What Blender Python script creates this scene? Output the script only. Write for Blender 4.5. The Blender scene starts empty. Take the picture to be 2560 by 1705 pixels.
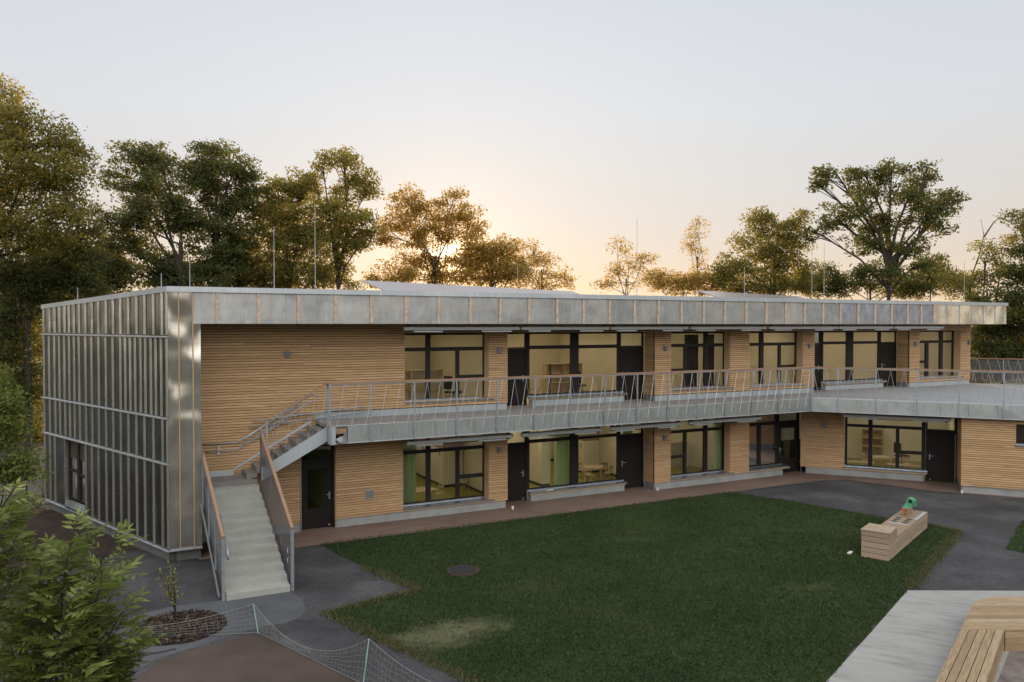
import bpy, bmesh, math, random
import numpy as np
from mathutils import Vector
R = math.radians
rng = np.random.default_rng(7)
random.seed(7)
SC = bpy.context.scene
COL = SC.collection

# ------------------------------------------------------------------ camera
HC = 6.5
cam_d = bpy.data.cameras.new("camera"); cam = bpy.data.objects.new("camera", cam_d); COL.objects.link(cam)
cam_d.sensor_width = 36.0; cam_d.lens = 36.0 * 1991 / 2560; cam_d.clip_end = 4000; cam_d.clip_start = .1
PITCH = math.atan(40.5 / 1991)
cam.location = (0, 0, HC); cam.rotation_euler = (math.pi / 2 - PITCH, 0, 0)
SC.camera = cam

# ------------------------------------------------------------------ sky, sun, exposure
SUN_AZ, SUN_EL = R(-4.4), R(4.6)          # azimuth measured from +Y towards +X
sun_dir = Vector((math.sin(SUN_AZ) * math.cos(SUN_EL), math.cos(SUN_AZ) * math.cos(SUN_EL), math.sin(SUN_EL)))
SC.view_settings.view_transform = 'Standard'; SC.view_settings.look = 'None'
SC.view_settings.exposure = 0.0; SC.view_settings.gamma = 1.0
W = bpy.data.worlds.new("World"); SC.world = W; W.use_nodes = True
nt = W.node_tree; nt.nodes.clear()
def N(t, **k):
    n = nt.nodes.new(t)
    for a, b in k.items(): setattr(n, a, b)
    return n
def L(a, b): nt.links.new(a, b)
def mth(op, a, b=None, clamp=False):
    n = N('ShaderNodeMath', operation=op, use_clamp=clamp)
    for i, x in enumerate((a, b)):
        if x is None: continue
        if hasattr(x, 'links'): L(x, n.inputs[i])
        else: n.inputs[i].default_value = x
    return n.outputs[0]
tc = N('ShaderNodeTexCoord'); sep = N('ShaderNodeSeparateXYZ'); L(tc.outputs['Generated'], sep.inputs[0])
zc = mth('MAXIMUM', sep.outputs[2], 0.0)
ramp = N('ShaderNodeValToRGB'); L(zc, ramp.inputs[0]); cr = ramp.color_ramp
stops = [(0.0, (.86, .64, .42)), (.04, (.80, .635, .46)), (.085, (.72, .63, .535)), (.15, (.68, .65, .625)), (.25, (.66, .68, .71)), (.40, (.61, .65, .71)), (1.0, (.74, .78, .86))]
cr.elements[0].position, cr.elements[0].color = 0, (*stops[0][1], 1)
cr.elements[1].position, cr.elements[1].color = 1, (*stops[-1][1], 1)
for p_, c_ in stops[1:-1]:
    e = cr.elements.new(p_); e.color = (*c_, 1)
dotn = N('ShaderNodeVectorMath', operation='DOT_PRODUCT'); L(tc.outputs['Generated'], dotn.inputs[0]); dotn.inputs[1].default_value = sun_dir
sd = mth('MAXIMUM', dotn.outputs['Value'], 0.0)
def vscale(col, fac):
    n = N('ShaderNodeVectorMath', operation='SCALE')
    if hasattr(col, 'links'): L(col, n.inputs[0])
    else: n.inputs[0].default_value = col
    if hasattr(fac, 'links'): L(fac, n.inputs['Scale'])
    else: n.inputs['Scale'].default_value = fac
    return n.outputs[0]
def vadd(a, b):
    n = N('ShaderNodeVectorMath', operation='ADD'); L(a, n.inputs[0]); L(b, n.inputs[1]); return n.outputs[0]
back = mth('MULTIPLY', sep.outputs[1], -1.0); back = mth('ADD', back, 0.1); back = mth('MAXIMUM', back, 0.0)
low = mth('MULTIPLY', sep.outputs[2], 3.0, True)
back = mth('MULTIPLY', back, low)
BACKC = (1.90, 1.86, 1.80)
skyn = N('ShaderNodeTexSky', sky_type='NISHITA'); skyn.sun_disc = False
skyn.sun_elevation = SUN_EL; skyn.sun_rotation = SUN_AZ
total = ramp.outputs[0]
total = vadd(total, vscale((1.0, .72, .40), mth('MULTIPLY', mth('POWER', sd, 2200), 1.8)))
total = vadd(total, vscale((1.0, .70, .42), mth('MULTIPLY', mth('POWER', sd, 260), .17)))
total = vadd(total, vscale((1.0, .60, .30), mth('MULTIPLY', mth('POWER', sd, 40), .035)))
total = vadd(total, vscale((1.0, .95, .88), mth('MULTIPLY', mth('POWER', sd, 9), .085)))
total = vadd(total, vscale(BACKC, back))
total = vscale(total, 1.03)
total = vadd(total, vscale(skyn.outputs[0], 0.006))
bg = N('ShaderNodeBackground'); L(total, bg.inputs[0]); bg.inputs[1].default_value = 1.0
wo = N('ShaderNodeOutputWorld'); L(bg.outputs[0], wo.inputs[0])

sun_l = bpy.data.lights.new("sun", 'SUN'); sun_l.energy = 5.0; sun_l.color = (1, .68, .36); sun_l.angle = R(.55)
sun = bpy.data.objects.new("sun", sun_l); COL.objects.link(sun)
sun.rotation_euler = sun_dir.to_track_quat('Z', 'Y').to_euler(); sun.location = (0, 60, 40)

# ------------------------------------------------------------------ materials
class MatB:
    def __init__(s, name):
        s.m = bpy.data.materials.new(name); s.m.use_nodes = True; s.t = s.m.node_tree
        s.t.nodes.clear(); s.out = s.n('ShaderNodeOutputMaterial')
    def n(s, t, **k):
        x = s.t.nodes.new(t)
        for a, b in k.items(): setattr(x, a, b)
        return x
    def l(s, a, b): s.t.links.new(a, b)
    def set(s, sock, v):
        if hasattr(v, 'links'): s.l(v, sock)
        else: sock.default_value = v
    def math(s, op, a, b=None, clamp=False):
        x = s.n('ShaderNodeMath', operation=op, use_clamp=clamp); s.set(x.inputs[0], a)
        if b is not None: s.set(x.inputs[1], b)
        return x.outputs[0]
    def pos(s): return s.n('ShaderNodeNewGeometry').outputs['Position']
    def mapped(s, scale, rot=0):
        mp = s.n('ShaderNodeMapping'); s.l(s.pos(), mp.inputs[0]); mp.inputs['Scale'].default_value = scale; mp.inputs['Rotation'].default_value = (0, 0, rot)
        return mp.outputs[0]
    def noise(s, vec, scale, detail=4, rough=.55):
        x = s.n('ShaderNodeTexNoise'); s.l(vec, x.inputs['Vector']); x.inputs['Scale'].default_value = scale
        x.inputs['Detail'].default_value = detail; x.inputs['Roughness'].default_value = rough; return x.outputs[0]
    def ramp(s, f, stops):
        x = s.n('ShaderNodeValToRGB'); s.l(f, x.inputs[0]); e = x.color_ramp.elements
        e[0].position = stops[0][0]; e[0].color = (*stops[0][1], 1); e[1].position = stops[-1][0]; e[1].color = (*stops[-1][1], 1)
        for p, c in stops[1:-1]:
            k = e.new(p); k.color = (*c, 1)
        return x.outputs[0]
    def mix(s, f, a, b, mode='MIX'):
        x = s.n('ShaderNodeMix', data_type='RGBA', blend_type=mode); s.set(x.inputs[0], f)
        for i, v in ((6, a), (7, b)):
            if hasattr(v, 'links'): s.l(v, x.inputs[i])
            else: x.inputs[i].default_value = (*v, 1)
        return x.outputs[2]
    def bsdf(s, col, rough=.6, metal=0, bump=None, bstr=.2, spec=.5, bdist=.02):
        p = s.n('ShaderNodeBsdfPrincipled')
        if hasattr(col, 'links'): s.l(col, p.inputs['Base Color'])
        else: p.inputs['Base Color'].default_value = (*col, 1)
        s.set(p.inputs['Roughness'], rough); p.inputs['Metallic'].default_value = metal; p.inputs['Specular IOR Level'].default_value = spec
        if bump is not None:
            b = s.n('ShaderNodeBump'); b.inputs['Strength'].default_value = bstr; b.inputs['Distance'].default_value = bdist
            s.l(bump, b.inputs['Height']); s.l(b.outputs[0], p.inputs['Normal'])
        s.l(p.outputs[0], s.out.inputs[0]); s.p = p
        return s.m
def plain(name, col, rough=.6, metal=0, var=.12, scale=6):
    b = MatB(name); f = b.noise(b.pos(), scale, 5)
    lo = tuple(c * (1 - var) for c in col); hi = tuple(min(1, c * (1 + var)) for c in col)
    return b.bsdf(b.ramp(f, [(.3, lo), (.7, hi)]), rough, metal)

def wood_mat(name, ang, cols, pitch=None, z_off=0, knots=True, objrand=False):
    """grain runs along the horizontal direction at angle ang; per-board tint from height and length"""
    b = MatB(name); p = b.n('ShaderNodeMapping'); b.l(b.pos(), p.inputs[0]); p.vector_type = 'POINT'
    p.inputs['Rotation'].default_value = (0, 0, -ang)
    sp = b.n('ShaderNodeSeparateXYZ'); b.l(p.outputs[0], sp.inputs[0])
    if pitch:
        row = b.math('FLOOR', b.math('DIVIDE', b.math('SUBTRACT', sp.outputs[2], z_off), pitch))
        w1 = b.n('ShaderNodeTexWhiteNoise', noise_dimensions='1D'); b.l(row, w1.inputs['W'])
        seg = b.math('FLOOR', b.math('ADD', b.math('DIVIDE', sp.outputs[0], 3.7), b.math('MULTIPLY', w1.outputs[0], 7.0)))
        cv = b.n('ShaderNodeCombineXYZ'); b.l(row, cv.inputs[0]); b.l(seg, cv.inputs[1])
        w2 = b.n('ShaderNodeTexWhiteNoise', noise_dimensions='2D'); b.l(cv.outputs[0], w2.inputs['Vector']); tint = w2.outputs[0]
    elif objrand: tint = b.n('ShaderNodeObjectInfo').outputs['Random']
    else:
        tint = b.noise(b.mapped((.9, .9, .9), -ang), 1.3, 2)
    sc = b.n('ShaderNodeVectorMath', operation='MULTIPLY'); b.l(p.outputs[0], sc.inputs[0]); sc.inputs[1].default_value = (1.2, 14, 34)
    gr = b.noise(sc.outputs[0], 2.2, 5, .6)
    base = b.ramp(tint, [(0, cols[0]), (.5, cols[1]), (1, cols[2])])
    base = b.mix(b.math('MULTIPLY', b.math('SUBTRACT', gr, .42, True), 2.6, True), base, tuple(c * .62 for c in cols[0]))
    if knots:
        s2 = b.n('ShaderNodeVectorMath', operation='MULTIPLY'); b.l(p.outputs[0], s2.inputs[0]); s2.inputs[1].default_value = (3.2, 8, 9)
        k = b.n('ShaderNodeTexVoronoi'); b.l(s2.outputs[0], k.inputs['Vector']); k.inputs['Scale'].default_value = 1.4
        base = b.mix(b.math('LESS_THAN', k.outputs[0], .085), base, tuple(c * .42 for c in cols[0]))
    return b.bsdf(base, .75, 0, gr, .15)

AM = math.atan2(.45841291, .88873934); AW = math.atan2(-.41718617, .90882105)
LARCH = [(.46, .28, .138), (.55, .345, .175), (.61, .395, .21)]
M_wood = wood_mat("larch_slats", AM, LARCH, .0825, .28)
M_woodw = wood_mat("larch_slats_wing", AW, LARCH, .0825, .28)
M_trim = wood_mat("larch_trim", AM, [(.40, .25, .13), (.46, .30, .16), (.52, .35, .2)])
M_rail = wood_mat("oiled_handrail", AM, [(.27, .155, .09), (.315, .19, .115), (.355, .22, .14)], knots=False)
M_batten = plain("grey_larch_batten", (.46, .355, .265), .8, 0, .3, 9)
M_dark = plain("dark_backing", (.05, .034, .022), .9)
M_frame = plain("dark_brown_frame", (.016, .0125, .011), .55, 0, .1); M_frame.node_tree.nodes["Principled BSDF"].inputs["Specular IOR Level"].default_value = .25
M_door = plain("dark_door_leaf", (.014, .011, .0095), .6, 0, .15, 2); M_door.node_tree.nodes["Principled BSDF"].inputs["Specular IOR Level"].default_value = .2
M_conc = plain("plinth_concrete", (.27, .275, .265), .85, 0, .16, 2.5)
M_plg = plain("shaded_plinth", (.12, .118, .11), .85, 0, .2, 2.5)  # plinth concrete darkened in its colour for the shade on the gable side
M_concl = plain("upstand_sheet", (.33, .36, .365), .55, 0, .1, 1.4)
M_steel = plain("galvanised_steel", (.33, .35, .375), .42, .55, .14, 7)
M_alu = plain("brushed_aluminium", (.52, .54, .555), .40, .45, .05, 3)
M_awn = plain("grey_awning_casing", (.56, .575, .585), .45, .1, .03)
M_sill = plain("aluminium_sill", (.44, .47, .51), .22, .85, .08, 3)
M_white = plain("white_paint", (.74, .73, .69), .5, 0, .03)
M_cream = plain("cream_wall_paint", (.76, .70, .55), .75, 0, .03, 1)
M_lime = plain("lime_floor", (.30, .27, .045), .4, 0, .08, 1)
M_ceil = plain("ceiling_paint", (.78, .72, .56), .8, 0, .02)
M_birch = plain("birch_plywood", (.56, .44, .27), .5, 0, .1, 5)
M_red = plain("terracotta_panel", (.36, .20, .11), .7, 0, .1)
M_black = plain("black_plastic", (.02, .021, .022), .5)
M_rod = plain("weathered_rod", (.33, .33, .33), .8)
M_lamp = plain("grey_lamp_housing", (.22, .23, .235), .4, .3, .05)
M_cable = plain("stainless_cable", (.55, .56, .56), .35, .7, .05)
M_deck = plain("walkway_surface", (.245, .23, .22), .8, 0, .12, 1.1)
M_terr = plain("terrace_paving", (.255, .258, .262), .8, 0, .07, .8)
M_stepc = plain("stair_concrete", (.33, .335, .295), .8, 0, .1, 1.7)
M_coat = plain("grey_brown_step", (.20, .185, .172), .85, 0, .12, 3)
M_solar = plain("solar_glass", (.30, .27, .26), .25, .2, .04)

def zinc(name, base, rough, sx, sy, sz, bstr, lowv=.75):
    b = MatB(name); v = b.mapped((sx, sy, sz)); f = b.noise(v, 1.0, 6, .6); g = b.noise(b.mapped((9, 9, 1.0)), 1.5, 3)
    ff = b.math('ADD', b.math('MULTIPLY', f, .72), b.math('MULTIPLY', g, .28))
    c = b.ramp(ff, [(.36, tuple(x * lowv for x in base)), (.5, base), (.66, tuple(min(1, x * 1.28) for x in base))])
    rr = b.n('ShaderNodeMapRange'); b.l(ff, rr.inputs[0]); rr.inputs[1].default_value = .3; rr.inputs[2].default_value = .7
    rr.inputs[3].default_value = rough * 1.3; rr.inputs[4].default_value = rough * .75
    bb = b.noise(b.mapped((1.0, 1.0, .75)), 1.0, 1)
    return b.bsdf(c, rr.outputs[0], .85, bb, bstr, bdist=.25)
M_zfas = zinc("zinc_fascia", (.40, .40, .385), .42, 1.1, 1.1, 1.6, .10)
M_zcol = zinc("zinc_column", (.55, .52, .455), .2, .9, .9, 1.3, .85)
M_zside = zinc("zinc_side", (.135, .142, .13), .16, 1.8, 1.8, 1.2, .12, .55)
M_zrib = zinc("zinc_rib_lit", (.48, .465, .41), .28, 1.5, 1.5, .5, .12)  # same zinc as the sheets, lightened so the seams seem to catch light
M_zedge = zinc("zinc_edge", (.52, .55, .54), .36, 1.3, 1.3, 2.5, .12, .85)
M_zcap = zinc("zinc_cap", (.47, .50, .525), .45, .5, .5, .5, .03, .95)
M_zfilm = zinc("zinc_with_film", (.36, .38, .43), .4, 2.5, 2.5, 2.5, .2, .7)
M_zbare = zinc("zinc_bright", (.74, .70, .60), .25, 1.3, 1.3, 1.3, .30, .6)

def glass_mat():
    b = MatB("window_glass"); t = b.n('ShaderNodeBsdfTransparent'); t.inputs[0].default_value = (.84, .85, .80, 1)
    g = b.n('ShaderNodeBsdfGlossy'); g.inputs['Roughness'].default_value = .02; g.inputs[0].default_value = (.9, .92, .95, 1)
    fr = b.n('ShaderNodeFresnel'); fr.inputs[0].default_value = 1.45
    m = b.n('ShaderNodeMixShader'); b.l(b.math('MULTIPLY', fr.outputs[0], 1.7, True), m.inputs[0]); b.l(t.outputs[0], m.inputs[1]); b.l(g.outputs[0], m.inputs[2])
    b.l(m.outputs[0], b.out.inputs[0]); return b.m
M_glass = glass_mat()
def mesh_panel_mat():
    b = MatB("expanded_metal_mesh"); t = b.n('ShaderNodeBsdfTransparent')
    p = b.n('ShaderNodeBsdfPrincipled'); p.inputs['Base Color'].default_value = (.12, .125, .13, 1); p.inputs['Roughness'].default_value = .5; p.inputs['Metallic'].default_value = .4
    m = b.n('ShaderNodeMixShader'); m.inputs[0].default_value = .66; b.l(t.outputs[0], m.inputs[1]); b.l(p.outputs[0], m.inputs[2]); b.l(m.outputs[0], b.out.inputs[0]); return b.m
M_mesh = mesh_panel_mat()
def leaf_mat(name, c0, c1, c2, trans, tstr=.45, tmix=.5):
    b = MatB(name); a = b.n('ShaderNodeAttribute'); a.attribute_name = 'tint'
    c = b.ramp(a.outputs['Fac'], [(0, c0), (.55, c1), (1, c2)])
    p = b.n('ShaderNodeBsdfPrincipled'); b.l(c, p.inputs['Base Color']); p.inputs['Roughness'].default_value = .6; p.inputs['Specular IOR Level'].default_value = .25
    tr = b.n('ShaderNodeBsdfTranslucent'); b.l(b.mix(tmix, c, trans), tr.inputs[0])
    m = b.n('ShaderNodeMixShader'); m.inputs[0].default_value = tstr; b.l(p.outputs[0], m.inputs[1]); b.l(tr.outputs[0], m.inputs[2]); b.l(m.outputs[0], b.out.inputs[0]); return b.m
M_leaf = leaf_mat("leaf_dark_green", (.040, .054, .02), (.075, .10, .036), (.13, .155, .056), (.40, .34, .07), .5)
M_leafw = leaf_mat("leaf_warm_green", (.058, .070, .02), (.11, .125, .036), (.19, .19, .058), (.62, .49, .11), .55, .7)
M_leafg = leaf_mat("leaf_glare_gold", (.060, .062, .02), (.11, .11, .034), (.19, .17, .052), (.85, .60, .20), .64, .85)  # leaf colour turned gold, standing in for glare on crowns near the sun
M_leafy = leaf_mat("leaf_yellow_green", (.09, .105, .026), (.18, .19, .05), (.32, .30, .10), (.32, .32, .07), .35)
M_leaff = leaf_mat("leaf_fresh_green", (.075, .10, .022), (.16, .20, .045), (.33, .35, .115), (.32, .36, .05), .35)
M_curt = leaf_mat("green_curtain", (.60, .70, .44), (.60, .70, .44), (.60, .70, .44), (.60, .74, .40), .2)
M_bark = plain("bark", (.042, .032, .024), .9, 0, .3, 8)

def ground_mats():
    out = {}
    b = MatB("lawn_soil"); f = b.noise(b.pos(), .55, 4); g = b.noise(b.pos(), 24, 4); h = b.noise(b.pos(), 3.2, 5)
    c = b.ramp(b.math('ADD', b.math('MULTIPLY', f, .4), b.math('ADD', b.math('MULTIPLY', g, .3), b.math('MULTIPLY', h, .3))), [(.36, (.017, .030, .009)), (.5, (.030, .048, .014)), (.64, (.050, .070, .023))])
    mp = b.n('ShaderNodeMapping'); b.l(b.pos(), mp.inputs[0]); mp.vector_type = 'TEXTURE'; mp.inputs['Location'].default_value = (-1.35, 16.7, 0); mp.inputs['Rotation'].default_value = (0, 0, R(32)); mp.inputs['Scale'].default_value = (1.5, .72, 1)
    ln = b.n('ShaderNodeVectorMath', operation='LENGTH'); b.l(mp.outputs[0], ln.inputs[0])
    wf = b.math('SUBTRACT', b.math('ADD', .35, b.math('MULTIPLY', h, 1.7)), b.math('MULTIPLY', ln.outputs['Value'], 1.0), True)
    c = b.mix(b.math('MULTIPLY', wf, .8), c, (.125, .125, .075))
    out['lawn'] = b.bsdf(c, .9, 0, g, .6, .1)
    b = MatB("bare_lawn"); g = b.noise(b.pos(), 7, 5); 
    out['bare'] = b.bsdf(b.ramp(g, [(.35, (.075, .085, .045)), (.65, (.16, .145, .10))]), .95)
    b = MatB("asphalt"); f = b.noise(b.pos(), .42, 6, .68); g = b.noise(b.pos(), 55, 2); st = b.noise(b.mapped((.8, 1.6, 1), R(20)), 1.1, 5, .7)
    g2 = b.noise(b.pos(), 14, 4, .7); c = b.ramp(b.math('ADD', b.math('MULTIPLY', f, .5), b.math('ADD', b.math('MULTIPLY', g, .2), b.math('MULTIPLY', g2, .3))), [(.38, (.026, .025, .027)), (.5, (.052, .051, .053)), (.62, (.105, .104, .105))])
    c = b.mix(b.math('MULTIPLY', b.math('SUBTRACT', st, .56, True), 5, True), c, (.024, .023, .024))
    v = b.n('ShaderNodeTexVoronoi'); b.l(b.pos(), v.inputs['Vector']); v.inputs['Scale'].default_value = 2.6
    c = b.mix(b.math('LESS_THAN', v.outputs[0], .035), c, (.22, .20, .17))
    out['asphalt'] = b.bsdf(c, .8, 0, g, .5, .3)
    b = MatB("pale_gravel_paving"); f = b.noise(b.pos(), .8, 5); g = b.noise(b.pos(), 50, 2)
    out['pale'] = b.bsdf(b.ramp(b.math('ADD', b.math('MULTIPLY', f, .6), b.math('MULTIPLY', g, .4)), [(.36, (.060, .063, .067)), (.64, (.108, .112, .116))]), .85, 0, g, .3, .3)
    b = MatB("clay_surface"); f = b.noise(b.pos(), .5, 5, .6); g = b.noise(b.pos(), 40, 2)
    out['clay'] = b.bsdf(b.ramp(b.math('ADD', b.math('MULTIPLY', f, .8), b.math('MULTIPLY', g, .2)), [(.36, (.062, .046, .038)), (.62, (.10, .076, .064))]), .9, 0, g, .25, .2)
    b = MatB("bare_soil"); f = b.noise(b.pos(), 1.2, 5); g = b.noise(b.pos(), 22, 3)
    out['soil'] = b.bsdf(b.ramp(b.math('ADD', b.math('MULTIPLY', f, .5), b.math('MULTIPLY', g, .5)), [(.38, (.028, .021, .016)), (.62, (.06, .043, .034))]), .95, 0, g, .6, .1)
    b = MatB("brown_paving"); v = b.mapped((1, 1, 1), -AM); sp = b.n('ShaderNodeVectorMath', operation='MULTIPLY'); b.l(v, sp.inputs[0]); sp.inputs[1].default_value = (.5, 6, 1)
    f = b.noise(sp.outputs[0], 1.6, 6, .62); g = b.noise(b.pos(), .45, 3)
    out['strip'] = b.bsdf(b.ramp(b.math('ADD', b.math('MULTIPLY', f, .6), b.math('MULTIPLY', g, .4)), [(.36, (.115, .070, .050)), (.5, (.165, .108, .080)), (.64, (.215, .155, .122))]), .75, 0, f, .15)
    b = MatB("pale_concrete_slab"); sp = b.n('ShaderNodeVectorMath', operation='MULTIPLY'); b.l(b.mapped((1, 1, 1), R(25)), sp.inputs[0]); sp.inputs[1].default_value = (.8, 4.5, 1)
    f = b.noise(sp.outputs[0], 1.3, 7, .62); g = b.noise(b.pos(), 1.1, 5)
    out['conc'] = b.bsdf(b.ramp(b.math('ADD', b.math('MULTIPLY', f, .6), b.math('MULTIPLY', g, .4)), [(.32, (.20, .192, .175)), (.47, (.30, .292, .272)), (.66, (.36, .352, .33))]), .8)
    b = MatB("bark_mulch_base"); g = b.noise(b.pos(), 16, 5)
    out['mulch'] = b.bsdf(b.ramp(g, [(.35, (.022, .014, .010)), (.68, (.075, .05, .035))]), .95, 0, g, 1, .05)
    b = MatB("sand_floor"); g = b.noise(b.pos(), 3.5, 6)
    out['sand'] = b.bsdf(b.ramp(g, [(.35, (.13, .105, .09)), (.65, (.22, .185, .165))]), .9)
    b = MatB("rough_ground"); g = b.noise(b.pos(), .8, 5)
    out['earth'] = b.bsdf(b.ramp(g, [(.35, (.03, .035, .018)), (.65, (.06, .055, .032))]), .95)
    return out
GM = ground_mats()

# ------------------------------------------------------------------ mesh helpers
O = Vector((-9.2726467, 23.53008514, 0)); D = Vector((.88873934, .45841291, 0)); NV = Vector((.45841291, -.88873934, 0))
WO = Vector((12.78808862, 34.89714935, 0)); WD = Vector((.90882105, -.41718617, 0)); WN = Vector((-.41718617, -.90882105, 0))
UP = Vector((0, 0, 1))
def FM(u, v, z): return O + D * u + NV * v + UP * z          # main wing: along the facade, outward, up
def FW(u, v, z): return WO + WD * u + WN * v + UP * z        # side wing
S0 = FM(-.93, 1.62, 0); SD = Vector((-.74039766, .67216911, 0)); SN = Vector((-.67216911, -.74039766, 0))
def FS(s, t, z): return S0 + SD * s + SN * t + UP * z        # metal gable side
def FX(x, y, z): return Vector((x, y, z))
_F, _S, _C = 1991.0, math.sin(PITCH), math.cos(PITCH)
def at(px, py, dist):
    """point seen at pixel (2560 wide photograph) at forward distance dist: used for things measured off the photo"""
    dx, dy = (px - 1280) / _F, -(py - 852.5) / _F
    return Vector((dx, _C + dy * _S, -_S + dy * _C)) * (dist / (_C + dy * _S)) + Vector((0, 0, HC))
def gp(px, py, z=0):
    dx, dy = (px - 1280) / _F, -(py - 852.5) / _F
    r = Vector((dx, _C + dy * _S, -_S + dy * _C)); return Vector((0, 0, HC)) + r * ((z - HC) / r.z)

class MB:
    def __init__(s): s.v = []; s.f = []
    def box(s, F, a, b, c, d, e, f):
        k = len(s.v)
        s.v += [F(x, y, z) for z in (e, f) for y in (c, d) for x in (a, b)]
        s.f += [tuple(k + i for i in q) for q in ((0, 1, 3, 2), (4, 6, 7, 5), (0, 4, 5, 1), (2, 3, 7, 6), (0, 2, 6, 4), (1, 5, 7, 3))]
        return s
    def hexa(s, pts):      # 8 points: bottom 4 (ring), top 4 (ring)
        k = len(s.v); s.v += [Vector(p) for p in pts]
        s.f += [tuple(k + i for i in q) for q in ((3, 2, 1, 0), (4, 5, 6, 7), (0, 1, 5, 4), (1, 2, 6, 5), (2, 3, 7, 6), (3, 0, 4, 7))]
        return s
    def bar(s, p, q, w, h, up=UP):   # rectangular bar from p to q
        p, q = Vector(p), Vector(q); d = (q - p).normalized(); a = d.cross(up)
        if a.length < 1e-4: a = d.cross(Vector((1, 0, 0)))
        a.normalize(); b = a.cross(d).normalized(); a = a * w / 2; b = b * h / 2
        return s.hexa([p - a - b, p + a - b, p + a + b, p - a + b, q - a - b, q + a - b, q + a + b, q - a + b])
    def prism(s, poly, z0, z1):
        k = len(s.v); n = len(poly)
        s.v += [Vector((p[0], p[1], z0)) for p in poly] + [Vector((p[0], p[1], z1)) for p in poly]
        s.f.append(tuple(k + n + i for i in range(n))); s.f.append(tuple(k + n - 1 - i for i in range(n)))
        for i in range(n):
            j = (i + 1) % n; s.f.append((k + i, k + j, k + n + j, k + n + i))
        return s
    def tube(s, pts, r, n=8, r2=None, cap=True):
        pts = [Vector(p) for p in pts]; k0 = len(s.v); m = len(pts)
        for i, p in enumerate(pts):
            d = (pts[min(i + 1, m - 1)] - pts[max(i - 1, 0)]).normalized()
            a = d.cross(UP)
            if a.length < 1e-3: a = d.cross(Vector((1, 0, 0)))
            a.normalize(); b = d.cross(a)
            rr = r if r2 is None else r + (r2 - r) * i / max(1, m - 1)
            for j in range(n):
                t = 2 * math.pi * j / n; s.v.append(p + a * (rr * math.cos(t)) + b * (rr * math.sin(t)))
        for i in range(m - 1):
            for j in range(n):
                jj = (j + 1) % n; a = k0 + i * n
                s.f.append((a + j, a + jj, a + n + jj, a + n + j))
        if cap and n > 2:
            s.f.append(tuple(k0 + n - 1 - j for j in range(n))); s.f.append(tuple(k0 + (m - 1) * n + j for j in range(n)))
        return s
    def each(s, name, mat, parent=None):
        for i in range(len(s.v) // 8):
            m = MB(); m.v = s.v[8 * i: 8 * i + 8]; m.f = [tuple(q - 8 * i for q in f) for f in s.f[6 * i: 6 * i + 6]]; m.build(name, mat, parent)
    def quad(s, *p):
        k = len(s.v); s.v += [Vector(q) for q in p]; s.f.append(tuple(range(k, k + len(p)))); return s
    def build(s, name, mat, parent=None, bevel=0, smooth=False):
        me = bpy.data.meshes.new(name); me.from_pydata([tuple(v) for v in s.v], [], s.f)
        bm = bmesh.new(); bm.from_mesh(me); bmesh.ops.recalc_face_normals(bm, faces=bm.faces)
        if bevel: bmesh.ops.bevel(bm, geom=bm.edges, offset=bevel, segments=2, affect='EDGES', profile=.6)
        if smooth:
            for f in bm.faces: f.smooth = True
        bm.to_mesh(me); bm.free()
        me.materials.append(mat); o = bpy.data.objects.new(name, me); COL.objects.link(o)
        if parent is not None: put(o, parent)
        return o
def put(o, parent):
    o.parent = parent; o.matrix_parent_inverse = parent.matrix_basis.inverted()
def empty(name, loc, rz=0):
    o = bpy.data.objects.new(name, None); COL.objects.link(o); o.location = loc; o.rotation_euler = (0, 0, rz); o.empty_display_size = .2; return o
def tag(o, label=None, cat=None, group=None, kind=None):
    if label: o['label'] = label
    if cat: o['category'] = cat
    if group: o['group'] = group
    if kind: o['kind'] = kind
    return o
def np_mesh(name, V, Fq, mat, tint=None, parent=None):
    me = bpy.data.meshes.new(name); V = np.asarray(V, np.float32); Fq = np.asarray(Fq, np.int32); k = Fq.shape[1]
    me.vertices.add(len(V)); me.vertices.foreach_set('co', V.ravel()); me.loops.add(Fq.size); me.loops.foreach_set('vertex_index', Fq.ravel())
    me.polygons.add(len(Fq)); me.polygons.foreach_set('loop_start', np.arange(0, Fq.size, k, dtype=np.int32)); me.polygons.foreach_set('loop_total', np.full(len(Fq), k, np.int32))
    if tint is not None:
        a = me.attributes.new('tint', 'FLOAT', 'POINT'); a.data.foreach_set('value', np.asarray(tint, np.float32))
    me.update(); me.validate(); me.materials.append(mat)
    o = bpy.data.objects.new(name, me); COL.objects.link(o)
    if parent is not None: put(o, parent)
    return o
def copy_tree(o, parent=None):
    c = o.copy(); COL.objects.link(c)
    if parent is not None: c.parent = parent
    for ch in list(o.children): copy_tree(ch, c)
    return c

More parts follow.
